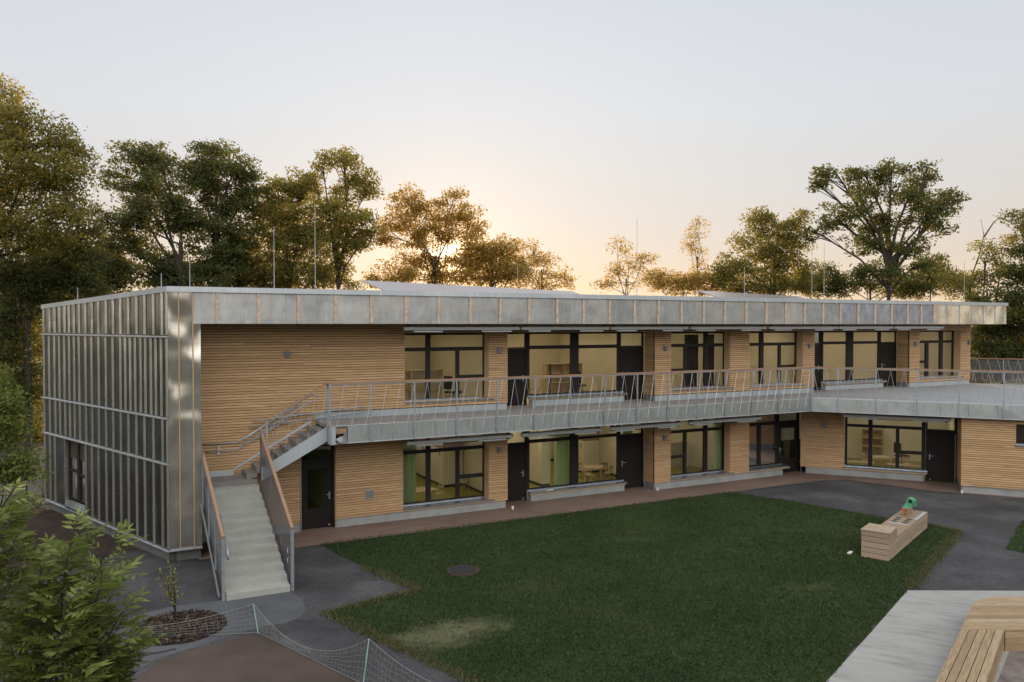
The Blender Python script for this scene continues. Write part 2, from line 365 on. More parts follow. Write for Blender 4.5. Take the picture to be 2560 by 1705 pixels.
# ------------------------------------------------------------------ ground
def sheet(name, poly, z, mat):
    m = MB(); m.quad(*[Vector((p[0], p[1], z)) for p in poly]); o = m.build(name, mat); tag(o, kind='structure'); 
    if o.data.polygons[0].normal.z < 0: o.data.flip_normals()
    return o
sheet('ground', [(-2500, -2500), (2500, -2500), (2500, 2500), (-2500, 2500)], -.03, GM['earth'])
sheet('asphalt_yard', [(-11.2, 22.6), (-15, 12), (-4, 0), (25, 0), (30, 22), (17.6, 34), (12.6, 35.2), (-9.3, 23.8)], -.012, GM['asphalt'])
def wob(poly, amp, step=.35):
    out = []
    for i, p in enumerate(poly):
        q = poly[(i + 1) % len(poly)]; p = np.array(p[:2], float); q = np.array(q[:2], float); n = max(1, int(np.linalg.norm(q - p) / step))
        for k in range(n): out.append(p + (q - p) * k / n + rng.normal(0, amp, 2))
    return out
LAWN = [(-5.79, 23.56), (8.48, 30.93), (10.34, 29.29), (12.05, 27.36), (13.56, 25.87), (14.07, 24.96), (9.74, 19.45), (7.82, 17.04), (5.75, 14.4), (3.2, 11.2), (2.0, 11.2), (-.1, 13.7), (-1.05, 14.77), (-3.0, 16.66), (-4.17, 17.85), (-3.43, 18.5), (-2.3, 19.45), (-3.9, 21.2)]
lawn_poly = wob(LAWN, .03)
sheet('lawn', lawn_poly, -.004, GM['lawn'])
bareP = wob([(-1.0, 15.1), (-2.4, 16.6), (-1.55, 17.25), (-.6, 17.6), (.9, 18.1), (.55, 17.2), (-.3, 16.4)], .12, .3)
STRIP = [FM(1.5, 1.75, 0), FM(24.0, 1.60, 0), FM(25.2, 1.95, 0), FW(5.0, 1.98, 0), FW(14, 2.15, 0), FW(14, -.2, 0), FW(0, -.2, 0), FM(24.8, -.7, 0), FM(.2, -.7, 0), FM(-.2, 1.2, 0), FM(-.2, 1.75, 0)]
sheet('brown_path', STRIP, 0.0, GM['strip'])
sheet('pale_paving', [(-7.6, 15.7), (-8.3, 16.4), (-8.5, 17.6), (-7.9, 18.25), (-6.8, 18.75), (-5.4, 19.3), (-4.95, 18.7), (-4.72, 18.1), (-4.7, 17.6), (-4.95, 17.25), (-5.4, 17.05), (-5.9, 16.5), (-6.4, 15.95), (-6.9, 15.4), (-7.1, 14.8)], -.008, GM['pale'])
sheet('clay_court', wob([(-7.2, 13.2), (-6.94, 14.53), (-6.85, 15.3), (-6.37, 15.88), (-5.68, 16.42), (-5.44, 16.72), (-5.28, 16.68), (-4.2, 15.7), (-2.76, 14.35), (-1.0, 12.6), (-2, 10), (-6.5, 10)], .02), -.004, GM['clay'])
sheet('concrete_slab', [(9.68, 19.36), (15.5, 19.30), (15.5, 11), (3.3, 11.4), (5.72, 14.37), (7.6, 16.72)], 0.004, GM['conc'])
sheet('bare_soil', wob([(-9.6, 21.95), (-10.4, 20.0), (-13, 16), (-24, 20), (-24, 30), (-16.6, 28.2)], .05), -.016, GM['soil'])
sheet('street', [(-60, 31.2), (-17.8, 30.4), (-16, 36.5), (-60, 44)], -.02, GM['asphalt'])
sheet('pale_pavement', [(-60, 29.6), (-16.6, 28.9), (-17.2, 29.9), (-60, 31.0)], -.012, GM['pale'])
sheet('far_pavement', [(-60, 45), (-16, 37.2), (-16, 38.2), (-60, 46.5)], -.012, GM['pale'])
sheet('lawn_corner_patch', wob([(14.32, 22.99), (14.7, 22.3), (20, 20), (22, 28), (16.9, 26.3), (15.5, 24.5)], .03), -.004, GM['lawn'])

# grass blades (one uncountable mass)
def in_poly(P, poly):
    poly = np.asarray(poly)[:, :2]; x, y = P[:, 0], P[:, 1]; c = np.zeros(len(P), bool); j = len(poly) - 1
    for i in range(len(poly)):
        xi, yi = poly[i]; xj, yj = poly[j]
        hit = ((yi > y) != (yj > y)) & (x < (xj - xi) * (y - yi) / (yj - yi + 1e-12) + xi); c ^= hit; j = i
    return c
def worn(P):
    def blob(cx, cy, rx, ry): return np.exp(-(((P[:, 0] - cx) / rx) ** 2 + ((P[:, 1] - cy) / ry) ** 2) ** 1.5)
    w = blob(-1.55, 16.4, .8, .6) + .8 * blob(-.75, 17.1, .8, .4) + .6 * blob(-2.2, 16.3, .55, .4) + .35 * blob(9, 25, 1.2, .25) + .3 * blob(3.5, 24, .9, .25) + .3 * blob(7.3, 19.6, .7, .2)
    return np.clip(w * (1 + .35 * np.sin(P[:, 0] * 9 + np.sin(P[:, 1] * 7)) * np.sin(P[:, 1] * 11)), 0, 1)
def grass(name, poly, n, seed, mat, hmin=.018, hmax=.05):
    g = np.random.default_rng(seed); pl = np.asarray([p[:2] for p in poly]); lo, hi = pl.min(0), pl.max(0)
    P = g.uniform(lo, hi, (n, 2)); keep = in_poly(P, pl); dist = P[:, 1]; keep &= g.random(n) < np.clip((17.5 / dist) ** 2, .25, 1)
    wr_ = worn(P); keep &= g.random(n) > .75 * wr_
    P = P[keep]; wr_ = wr_[keep]; m = len(P); a = g.uniform(0, 2 * np.pi, m); h = g.uniform(hmin, hmax, m); w = g.uniform(.008, .016, m)
    le = g.normal(0, .028, (m, 2)); dx = np.stack([np.cos(a) * w, np.sin(a) * w], 1)
    V = np.zeros((m, 3, 3)); V[:, 0, :2] = P - dx; V[:, 1, :2] = P + dx; V[:, 2, :2] = P + le; V[:, 2, 2] = h; V[:, :2, 2] = -.004
    patch = .5 + .5 * np.sin(P[:, 0] * 1.7 + np.sin(P[:, 1] * 1.1) * 1.5) * np.sin(P[:, 1] * 1.3 + 1); p2 = np.sin(P[:, 0] * .55 + 1.2 * np.sin(P[:, 1] * .4)) * np.sin(P[:, 1] * .7 + .6 * P[:, 0]); t = np.clip(.22 + .26 * patch + .14 * p2 + g.normal(0, .13, m), 0, 1); t = np.where(g.random(m) < .008, .95, t)
    t = np.clip(t + .75 * wr_, 0, 1)
    return np_mesh(name, V.reshape(-1, 3), np.arange(m * 3).reshape(-1, 3), mat, np.repeat(t, 3))
M_grass = leaf_mat("grass_blade", (.018, .034, .009), (.034, .055, .014), (.15, .13, .06), (.06, .10, .02), .2)
tag(grass('lawn_grass', lawn_poly, 420000, 3, M_grass), 'short mown green grass covering the courtyard lawn', 'grass', kind='stuff')
# dry fringe along the lawn edge
def fringe():
    V = []; T = []; g = np.random.default_rng(11)
    for i in (9, 10, 11, 12, 13, 14, 15, 16, 4, 5):
        p, q = np.array(lawn_edge[i]), np.array(lawn_edge[(i + 1) % len(lawn_edge)]); n = int(np.linalg.norm(q - p) * 700)
        for _ in range(n):
            c = p + (q - p) * g.random() + g.normal(0, .09, 2); a = g.uniform(0, 6.28); w = .011; h = g.uniform(.02, .06)
            V += [(c[0] - w * math.cos(a), c[1] - w * math.sin(a), -.01), (c[0] + w * math.cos(a), c[1] + w * math.sin(a), -.01), (c[0] + g.normal(0, .04), c[1] + g.normal(0, .04), h)]; t = np.clip(g.normal(.8, .2), 0, 1); T += [t] * 3
    return np_mesh('dry_grass_fringe', V, np.arange(len(V)).reshape(-1, 3), M_grass, T)
lawn_edge = LAWN
tag(grass('lawn_corner_grass', [(14.32, 22.99), (14.7, 22.3), (20, 20), (22, 28), (16.9, 26.3), (15.5, 24.5)], 60000, 4, M_grass), 'short green grass on the small lawn corner at the right edge', 'grass', kind='stuff')
tag(fringe(), 'straw coloured dry grass along the lawn edges', 'grass', kind='stuff')

# ------------------------------------------------------------------ school building
B = empty('school_building', FM(12, 0, 0)); tag(B, 'two-storey school building with larch slat walls and zinc sheet roof edge', 'building')
PIT, SLH = .0825, .066
def rects_minus(u0, u1, z0, z1, holes):
    """split a wall rectangle into pieces around openings (holes: u0,u1,z0,z1)"""
    cuts = sorted({u0, u1, *[h[0] for h in holes], *[h[1] for h in holes]}); out = []
    for a, b in zip(cuts, cuts[1:]):
        if b <= u0 or a >= u1: continue
        hs = sorted([(h[2], h[3]) for h in holes if h[0] <= a + 1e-6 and h[1] >= b - 1e-6]); z = z0
        for h0, h1 in hs:
            if h0 > z + .01: out.append((a, b, z, h0))
            z = max(z, h1)
        if z < z1 - .01: out.append((a, b, z, z1))
    return out
def slats(sl, bk, F, rects, v=0, z00=.28):
    for a, b, z0, z1 in rects:
        bk.box(F, a, b, v - .06, v - .002, z0, z1)
        k = math.ceil((z0 - z00) / PIT - .35)
        while True:
            s0 = z00 + k * PIT; s1 = s0 + SLH; k += 1
            if s0 >= z1 - .02: break
            s0, s1 = max(s0, z0), min(s1, z1)
            if s1 - s0 < .015: continue
            sl.box(F, a, b, v + .0, v + .04, s0, s1)
def slat_return(sl, bk, F, u, v0, v1, z0, z1, z00=.28, sgn=1):   # slats on a face looking along -u
    bk.box(F, u + .042 * sgn, u + .1 * sgn, v0, v1, z0, z1); k = 0
    while z00 + k * PIT < z1:
        s0 = max(z00 + k * PIT, z0); s1 = min(z00 + k * PIT + SLH, z1); k += 1
        if s1 - s0 > .015: sl.box(F, u + .001 * sgn, u + .04 * sgn, v0, v1, s0, s1)
ZG1, ZU0, ZU1 = 2.95, 3.72, 6.54
sl, bk = MB(), MB()
g_holes = [(2.99, 4.09, 0, 2.68), (6.33, 9.5, .33, 2.70), (10.24, 16.71, 0, 2.70), (17.5, 20.60, .33, 2.70), (21.64, 23.64, .38, 2.75), (23.64, 24.86, 0, 2.75)]
slats(sl, bk, FM, rects_minus(3.45, 24.78, .28, ZG1, g_holes) + rects_minus(-.25, 3.45, .28, ZU1, g_holes))
u_holes = [(6.40, 9.5, 3.94, 6.21), (10.24, 16.71, 0, 6.21), (17.5, 20.57, 3.94, 6.21), (21.63, 24.73, 3.94, 6.21), (25.46, 31.82, 0, 6.21), (32.55, 35.66, 3.94, 6.21)]
slats(sl, bk, FM, rects_minus(3.45, 36.47, ZU0, ZU1, u_holes))
for u, z0, z1 in ((16.71, .28, 2.7), (16.71, ZU0, 6.21), (31.82, ZU0, 6.21)):
    slat_return(sl, bk, FM, u, -.65, -.062, z0, z1)
k_ = 0
while ZU0 + k_ * PIT < ZU1:      # end wall of the upper storey
    sl.box(FM, 36.44, 36.48, -4, -.065, ZU0 + k_ * PIT, min(ZU1, ZU0 + k_ * PIT + SLH)); k_ += 1
sl.build('timber_cladding', M_wood, B); bk.build('cladding_backing', M_dark, B)
sl, bk = MB(), MB()
slats(sl, bk, FW, rects_minus(.12, 6.0, .28, ZG1, [(1.68, 4.78, .36, 2.72), (4.78, 6.0, 0, 2.72)]))
slats(sl, bk, FW, rects_minus(5.92, 14, .28, ZG1, [(7.72, 9.0, 1.95, 2.72)]), 1.83)
slat_return(sl, bk, FW, 5.92, -.2, 1.765, .28, ZG1)
sl.build('timber_cladding', M_woodw, B); bk.build('cladding_backing', M_dark, B)
# reveals and trims in plain boards
tr = MB()
for a, z0, z1 in ((9.5, .33, 2.7), (20.60, .33, 2.7), (9.5, 3.94, 6.21), (20.57, 3.94, 6.21), (24.73, 3.94, 6.21), (35.66, 3.94, 6.21)):
    tr.box(FM, a - .022, a, -.30, -.004, z0, z1)
for a, z0, z1 in ((6.33, .33, 2.7), (17.5, .33, 2.7), (6.40, 3.94, 6.21), (17.5, 3.94, 6.21), (21.63, 3.94, 6.21), (32.55, 3.94, 6.21)):
    tr.box(FM, a, a + .022, -.30, -.004, z0, z1)
tr.box(FM, 4.065, 4.09, -.16, .02, .0, 2.68); tr.box(FM, 10.215, 10.24, -.65, -.004, .3, 2.7); tr.box(FM, 10.215, 10.24, -.65, -.004, ZU0, 6.2)
tr.box(FM, 25.435, 25.46, -.65, -.004, ZU0, 6.2)
for a, b, z in ((6.33, 9.7, .285), (17.4, 24.0, .285), (6.4, 9.9, 3.86), (17.4, 20.8, 3.86), (21.6, 24.9, 3.86), (32.5, 35.9, 3.86)):
    tr.box(FM, a, b, .003, .055, z, z + .045)
tr.each('timber_trim', M_trim, B)
MB().box(FW, -.10, .12, -.2, .035, .28, ZG1).build('timber_trim', M_trim, B)
# plinths
pl = MB()
for a, b in ((-.2, 2.97), (4.11, 10.18), (16.78, 23.62)): pl.box(FM, a, b, -.35, .0, -.02, .279)
pl.box(FM, 11.45, 15.62, -.72, -.44, -.02, .27)
pl.box(FW, .12, 4.72, -.3, .0, -.02, .279); pl.box(FW, 6.0, 14, 1.3, 1.82, -.02, .279)
pl.each('plinth', M_conc, B)
MB().box(FM, 16.71, 16.78, -.65, -.0, -.02, .279).box(FM, 4.065, 4.11, -.35, -.01, -.02, .279).box(FW, 5.93, 6.0, 0, 1.81, -.02, .279).each('plinth', M_lamp, B)
us = MB()
for a, b in ((3.38, 10.22), (16.75, 25.44), (31.86, 36.46)): us.box(FM, a, b, -.05, .012, 3.5, 3.715)
us.box(FM, 11.5, 15.6, -.7, -.44, 3.5, 3.72); us.box(FM, 26.7, 30.6, -.7, -.44, 3.5, 3.72)
us.each('upstand', M_concl, B)
MB().box(FM, 16.712, 16.75, -.65, -.052, 3.5, 3.718).box(FM, 31.822, 31.86, -.65, -.052, 3.5, 3.718).each('upstand', M_lamp, B)

# windows and doors
def win(F, u0, u1, z0, z1, v, vert, horiz, name='window', edge=(.10, .07, .06, .08), sill=None, dep=.09, nopane=False):
    """frame with mullions: vert = (u_a,u_b,z_a,z_b), horiz = (u_a,u_b,z_a,z_b); edge = left,right,top,bottom widths"""
    m = MB(); l, r, t, b = edge
    m.box(F, u0, u0 + l, v - dep, v, z0, z1); m.box(F, u1 - r, u1, v - dep, v, z0, z1)
    m.box(F, u0 + l, u1 - r, v - dep, v - .002, z1 - t, z1); m.box(F, u0 + l, u1 - r, v - dep, v - .002, z0, z0 + b)
    for k, q in enumerate(vert): m.box(F, q[0], q[1], v - dep + .004, v + .004 + .001 * k, q[2], q[3])
    for k, q in enumerate(horiz): m.box(F, q[0], q[1], v - dep + .008, v - .005 - .001 * k, q[2], q[3])
    o = m.build(name, M_frame, B)
    if not nopane:
        p = MB(); p.quad(F(u0 + l * .5, v - .05, z0 + b * .5), F(u1 - r * .5, v - .05, z0 + b * .5), F(u1 - r * .5, v - .05, z1 - t * .5), F(u0 + l * .5, v - .05, z1 - t * .5)); p.build('pane', M_glass, o)
    if sill:
        a, b_, vo, zz = sill; s = MB()
        s.hexa([F(a, v - .02, zz), F(b_, v - .02, zz), F(b_, vo, zz - .03), F(a, vo, zz - .03), F(a, v - .02, zz + .03), F(b_, v - .02, zz + .03), F(b_, vo, zz), F(a, vo, zz)])
        s.box(F, a, b_, vo, vo + .006, zz - .055, zz + .002); s.box(F, a, b_, v - .001, v + .012, zz + .031, zz + .055)
        s.build('sill', M_sill, o)
    return o
def door(F, u0, u1, z0, z1, v, hside, glazed=False, hz=1.05):
    m = MB(); fr = .07
    m.box(F, u0, u0 + fr, v - .1, v, z0, z1); m.box(F, u1 - fr, u1, v - .1, v, z0, z1); m.box(F, u0 + fr, u1 - fr, v - .1, v - .002, z1 - fr, z1)
    if not glazed: m.box(F, u0 + fr + .004, u1 - fr - .004, v - .08, v - .02, z0 + .01, z1 - fr - .004)
    else:
        a, b = u0 + fr + .004, u1 - fr - .004
        m.box(F, a, a + .15, v - .08, v - .02, z0 + .01, z1 - fr - .004); m.box(F, b - .15, b, v - .08, v - .02, z0 + .01, z1 - fr - .004)
        m.box(F, a + .15, b - .15, v - .08, v - .021, z0 + .01, z0 + glazed); m.box(F, a + .15, b - .15, v - .08, v - .021, z1 - fr - .16, z1 - fr - .004)
    o = m.build('door', M_door, B)
    if glazed:
        MB().quad(F(u0 + .2, v - .05, z0 + .2), F(u1 - .2, v - .05, z0 + .2), F(u1 - .2, v - .05, z1 - .15), F(u0 + .2, v - .05, z1 - .15)).build('pane', M_glass, o)
    hu = u1 - fr - .07 if hside > 0 else u0 + fr + .07; s = -1 if hside > 0 else 1
    h = MB(); h.box(F, hu - .02, hu + .02, v - .02, v - .008, z0 + hz - .16, z0 + hz + .07)
    h.tube([F(hu, v - .01, z0 + hz), F(hu, v + .045, z0 + hz), F(hu + s * .03, v + .05, z0 + hz), F(hu + s * .13, v + .05, z0 + hz)], .011, 8)
    h.build('handle', M_steel, o)
    MB().tube([F(hu + s * .02, v - .02, z0 + .08), F(hu + s * .02, v + .03, z0 + .08)], .018, 8).tube([F(hu + s * .02, v + .03, z0 + .08), F(hu + s * .02, v + .04, z0 + .06)], .022, 8).build('door_stop', M_alu, o)
    return o
TG, TU = (2.12, 2.24), (5.60, 5.73)
def pattern_a(dz, t, e=0):
    return ([(7.29, 7.45, dz + .40, dz + 2.68), (8.40, 8.53, dz + .46, t[0])], [(6.35, 9.5, t[0], t[1]), (8.53, 9.45, dz + 1.12, dz + 1.25)])
for dz, t in ((0, TG), (3.5, TU)):
    v_, h_ = pattern_a(dz, t); win(FM, 6.35 if not dz else 6.42, 9.52, dz + .385, dz + 2.71, -.3, v_, h_, sill=(6.34 if not dz else 6.41, 9.72, .06, dz + .37 if not dz else dz + .42))
    # window between the piers, mirrored
    win(FM, 17.6, 20.62, dz + .385, dz + 2.71, -.3, [(19.49, 19.68, dz + .4, dz + 2.68), (18.45, 18.58, dz + .46, t[0])], [(17.6, 20.6, t[0], t[1]), (17.6, 18.5, dz + 1.1, dz + 1.23)], sill=(17.5, 20.8, .06, dz + .37 if not dz else dz + .42))
    # recessed bay: door, big window, door
    win(FM, 11.40, 15.50, dz + .36, dz + 2.72, -.65, [(13.28, 13.63, dz + .4, dz + 2.71)], [(11.45, 15.5, t[0], t[1])], sill=(11.38, 15.72, -.40, dz + .34))
    MB().box(FM, 11.42, 15.66, -.66, -.415, dz + .235 + (.02 if dz else 0), dz + .305).build('timber_trim', M_trim, B)
    door(FM, 10.26, 11.38, dz + (0.02 if dz == 0 else .03), dz + 2.13, -.65, 1)
    win(FM, 10.26, 11.38, dz + 2.135, dz + 2.72, -.65, [], [], edge=(.06, .06, .06, .04))
    door(FM, 15.52, 16.68, dz + (0.02 if dz == 0 else .03), dz + 2.13, -.65, -1)
    win(FM, 15.52, 16.68, dz + 2.135, dz + 2.72, -.65, [], [], edge=(.06, .06, .06, .04))
# further upper windows
win(FM, 21.78, 24.74, 3.885, 6.21, -.3, [(22.55, 22.76, 3.9, 6.18), (23.65, 23.78, 3.96, TU[0])], [(21.8, 24.7, *TU), (23.78, 24.7, 4.62, 4.75)], sill=(21.63, 24.9, .06, 3.92))
win(FM, 26.68, 30.58, 3.86, 6.21, -.65, [(28.33, 28.76, 3.9, 6.2)], [(26.7, 30.55, *TU)], sill=(26.6, 30.8, -.40, 3.84))
MB().box(FM, 26.65, 30.74, -.66, -.415, 3.755, 3.805).build('timber_trim', M_trim, B)
door(FM, 25.5, 26.64, 3.53, 5.63, -.65, 1); win(FM, 25.5, 26.64, 5.635, 6.21, -.65, [], [], edge=(.06, .06, .06, .04))
door(FM, 30.62, 31.8, 3.53, 5.63, -.65, -1); win(FM, 30.62, 31.8, 5.635, 6.21, -.65, [], [], edge=(.06, .06, .06, .04))
win(FM, 32.75, 35.66, 3.885, 6.21, -.3, [(34.58, 34.80, 3.9, 6.18), (33.5, 33.7, 3.96, TU[0])], [(32.8, 35.6, *TU), (32.8, 33.55, 4.62, 4.75)], sill=(32.56, 35.9, .06, 3.92))
# ground floor: entrance next to the inner corner, door under the stair, wing window and door, gable window
win(FM, 21.75, 23.62, .40, 2.75, -.3, [(22.48, 22.64, .45, 2.16)], [(21.8, 23.6, 2.16, 2.3)], sill=(21.64, 23.9, .05, .38))
door(FM, 23.62, 24.92, .02, 2.2, -.3, -1, glazed=.62); win(FM, 23.62, 24.92, 2.205, 2.75, -.3, [], [], edge=(.09, .09, .06, .08))
door(FM, 3.0, 4.06, .02, 2.14, -.15, 1, glazed=.62); win(FM, 3.0, 4.06, 2.145, 2.68, -.15, [], [], edge=(.06, .06, .06, .05))
win(FW, 1.69, 4.78, .40, 2.72, -.1, [(2.61, 2.78, .44, 2.7), (3.67, 3.81, .48, TG[0]), (4.64, 4.79, .44, 2.7)], [(1.7, 4.75, *TG), (3.81, 4.7, 1.08, 1.22)], sill=(1.62, 4.86, .07, .40))
MB().box(FW, 1.66, 4.84, .003, .07, .30, .355).build('timber_trim', M_trim, B)
door(FW, 4.80, 5.98, .02, 2.13, -.1, -1); win(FW, 4.80, 5.98, 2.135, 2.72, -.1, [], [], edge=(.06, .14, .06, .04))
win(FW, 7.74, 9.0, 1.98, 2.72, 1.80, [], [], edge=(.15, .15, .1, .1), sill=(7.68, 9.05, 1.92, 1.97))

# rooms behind the glass
rm = MB(); rm.box(FM, -.5, 36.4, -7.8, -7.55, .0, 6.5).box(FM, 24.95, 25.15, -7.5, -.4, 3.5, 6.4)
for u in (4.3, 10.35, 16.85, 21.4): rm.box(FM, u, u + .12, -7.5, -.75, .05, 2.8)
for u in (5.9, 10.35, 16.85, 21.2, 25.2, 32.1): rm.box(FM, u, u + .12, -7.5, -.75, 3.55, 6.35)
rm.box(FM, -.1, .05, -7.5, -.4, .05, 6.3); rm.box(FM, 36.2, 36.4, -7.5, -.1, 3.5, 6.4)
rm.build('inner_wall', M_cream, B)
MB().box(FM, -.4, 24.9, -7.54, -.75, -.02, .045).box(FM, 24.9, 27, -7.54, -1.5, -.02, .044).build('room_floor', M_lime, B)
MB().box(FM, -.4, 24.8, -7.54, -.75, 2.84, 2.93).build('ceiling', M_ceil, B)
MB().box(FM, -.4, 36.4, -7.54, -.75, 6.37, 6.5).build('ceiling', M_ceil, B)
MB().box(FM, -.4, 36.4, -7.54, -.72, 3.42, 3.54).build('room_floor', M_birch, B)
MB().box(FM, -.4, 36.4, -7.54, -.10, 2.955, 3.40).build('floor_slab', M_conc, B)
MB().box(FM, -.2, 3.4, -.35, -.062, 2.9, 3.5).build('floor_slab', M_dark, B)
wr = MB(); wr.box(FW, .3, 7.2, -4.9, -4.75, .05, 2.85).box(FW, 5.9, 6.0, -4.7, -.22, .05, 2.8).box(FW, .35, .47, -4.7, -.3, .05, 2.8).build('inner_wall', M_cream, B)
MB().box(FW, .3, 7.2, -4.74, -.21, -.02, .045).build('room_floor', M_lime, B); MB().box(FW, .3, 7.2, -4.74, -.21, 2.8, 2.9).build('ceiling', M_ceil, B)
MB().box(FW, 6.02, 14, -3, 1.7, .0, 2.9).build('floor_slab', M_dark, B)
sk = MB()
for u in (10.35, 16.85): sk.box(FM, u - .012, u - .002, -7.5, -.75, .05, .13)
sk.box(FM, .1, 24.8, -7.545, -7.53, .05, .13); sk.build('skirting', M_black, B)

M_fillg = bpy.data.materials.new("room_fill_glow"); M_fillg.use_nodes = True; t_ = M_fillg.node_tree; t_.nodes.clear()  # glow for the fill panels added to brighten the rooms
em_ = t_.nodes.new('ShaderNodeEmission'); em_.inputs[0].default_value = (1, .88, .68, 1); em_.inputs[1].default_value = 11.0; ou_ = t_.nodes.new('ShaderNodeOutputMaterial'); t_.links.new(em_.outputs[0], ou_.inputs[0])
for F, u, v, z in [(FM, u, v, z) for z, us_ in ((2.80, (7.6, 12, 15, 19)), (6.33, (3, 8, 12, 15, 19, 23.3, 27, 30.3, 34))) for u in us_ for v in (-2.0, -5.2)] + [(FW, 2, -2.4, 2.76), (FW, 4.4, -2.4, 2.76)]:
    o = MB().box(F, u - .7, u + .7, v - .15, v + .15, z, z + .03).build('added_fill_panel', M_fillg, B)  # emissive panel added as room fill, no lamp known here
# roof, fascia, cap, soffit
SO = SD * 9.8
c0, c1 = FM(-.93, 1.62, 0), FM(36.84, 1.62, 0); c2 = FM(36.84, -8.3, 0); c3 = FS(9.8, 0, 0)
rf = MB(); rf.prism([c0 + NV * -.05 + D * .05, c1 + NV * -.05 - D * .05, c2, c3 + D * .1], 6.6, 7.2); rf.build('roof', M_zcap, B)
def cap_bar(F, a, b, za, zb, vo, vi, h=.15):
    return MB().hexa([F(a, vi, za - h), F(b, vi, zb - h), F(b, vo, zb - h), F(a, vo, za - h), F(a, vi, za), F(b, vi, zb), F(b, vo, zb), F(a, vo, za)])
cap_bar(FM, -.965, 36.88, 7.55, 7.575, 1.665, 1.2).build('roof_edge_cap', M_zcap, B)
cap_bar(FS, -.01, 9.9, 7.545, 7.21, .05, -.4).build('roof_edge_cap', M_zcap, B)
jm = MB()
for u in (5.07, 9.05, 13.0, 17.0, 20.9, 24.9, 28.9, 32.8, 2.2): jm.box(FM, u - .03, u + .03, 1.664, 1.672, 7.40, 7.556)
jm.build('cap_joint', M_alu, B)
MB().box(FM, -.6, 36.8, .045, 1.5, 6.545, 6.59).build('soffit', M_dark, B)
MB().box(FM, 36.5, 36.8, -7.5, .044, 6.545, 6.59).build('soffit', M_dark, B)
batt = [.35, 1.46, 2.58, 3.68, 4.78, 5.885, 6.98, 8.08, 9.16, 10.25, 11.34, 12.41, 13.5, 14.58, 15.65, 16.72, 17.79, 18.84, 19.93, 20.99, 22.05, 23.11, 24.17, 25.22, 26.29, 27.35, 28.43, 29.48, 30.43, 31.32]
thin = [32.24, 33.18, 34.07, 34.98, 35.91, 36.54]
allb = [-.30] + batt + thin
def panel_set(us, mat):
    m = MB()
    for a, b in us:
        j = rng.normal(0, .004, 4); 
        m.hexa([FM(a, 1.5, 6.53), FM(b, 1.5, 6.53), FM(b, 1.60 + j[0], 6.53), FM(a, 1.60 + j[1], 6.53), FM(a, 1.5, 7.42), FM(b, 1.5, 7.42), FM(b, 1.60 + j[2], 7.42), FM(a, 1.60 + j[3], 7.42)])
    return m.build('fascia_panels', mat, B)
seg = list(zip(allb, allb[1:])) + [(36.54, 36.83)]
panel_set([s for s in seg if s[0] < 25], M_zfas); panel_set([s for s in seg if 25 < s[0] < 31], M_zfilm); panel_set([s for s in seg if s[0] >= 31], M_zbare)
for u in batt: MB().box(FM, u - .045, u + .045, 1.56, 1.637, 6.535, 7.405).build('batten', M_batten, B)
for u in thin: MB().box(FM, u - .018, u + .018, 1.56, 1.635, 6.535, 7.405).build('batten', M_zcap, B)
MB().box(FM, 36.8, 36.84, -8.2, 1.55, 6.53, 7.42).build('fascia_panels', M_zfas, B)

# zinc gable: column, sheets, ribs, rails
MB().box(FM, -.80, -.66, 1.50, 1.605, .33, 7.41).box(FM, -.655, -.30, 1.50, 1.60, .33, 7.41).box(FM, -.93, -.80, 1.45, 1.61, .33, 7.41).box(FM, -.30, -.10, 1.45, 1.607, .33, 6.529).build('metal_cladding', M_zcol, B)
MB().box(FM, -.14, -.10, .0, 1.44, .33, 6.53).build('metal_cladding', M_zcol, B)
MB().box(FM, -.672, -.643, 1.55, 1.622, .34, 7.40).box(FM, -.315, -.285, 1.55, 1.622, .34, 7.40).build('batten', M_trim, B)
def side_top(s): return 7.40 - .034 * s
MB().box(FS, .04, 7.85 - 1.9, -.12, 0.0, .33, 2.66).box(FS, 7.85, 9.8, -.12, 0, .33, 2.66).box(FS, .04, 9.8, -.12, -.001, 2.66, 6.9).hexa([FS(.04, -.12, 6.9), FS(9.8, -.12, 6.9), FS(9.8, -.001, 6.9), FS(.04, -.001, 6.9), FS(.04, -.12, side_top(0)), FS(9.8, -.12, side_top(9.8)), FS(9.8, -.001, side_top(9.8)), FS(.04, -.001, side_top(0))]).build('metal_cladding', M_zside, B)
ribs_top = [9.75, 9.14, 8.63, 8.16, 7.68, 7.28, 6.84, 6.39, 5.85, 5.31, 4.79, 4.19, 3.65, 3.11, 2.55, 1.98, 1.44, .87, .33, .05]
ribs_mid = [9.75, 9.22, 8.7, 8.23, 7.75, 7.3, 6.86, 6.43, 5.87, 5.37, 4.8, 4.24, 3.7, 3.14, 2.79, 2.44, 2.1, 1.73, 1.41, 1.05, .74, .4, .05]
ribs_mid2 = [9.75, 9.2, 8.65, 8.2, 7.72, 7.28, 6.86, 6.4, 5.87, 5.35, 4.82, 4.25, 3.7, 3.15, 2.6, 2.05, 1.5, .92, .35, .05]
ribs_low = [9.75, 9.23, 8.75, 5.95, 5.42, 4.89, 4.28, 3.74, 3.18, 2.63, 2.06, 1.51, .94, .39, .05]
rb = MB()
for lst, z0, zf in ((ribs_top, 6.23, side_top), (ribs_mid, 3.98, lambda s: 6.13), (ribs_mid2, 2.74, lambda s: 3.90), (ribs_low, .36, lambda s: 2.66)):
    for s in lst:
        for q0, q1 in ((0, .45), (.45, 1.0)):
            zt = zf(s); a, b = z0 + (zt - z0) * q0, z0 + (zt - z0) * q1; j = rng.normal(0, .006)
            rb.hexa([FS(s - .035, 0, a), FS(s + .016, 0, a), FS(s + .012, .05, a), FS(s - .008, .05 + j, a), FS(s - .035, 0, b), FS(s + .016, 0, b), FS(s + .012, .05, b), FS(s - .008, .05 - j, b)])
rb.build('standing_seams', M_zrib, B)
rl = MB()
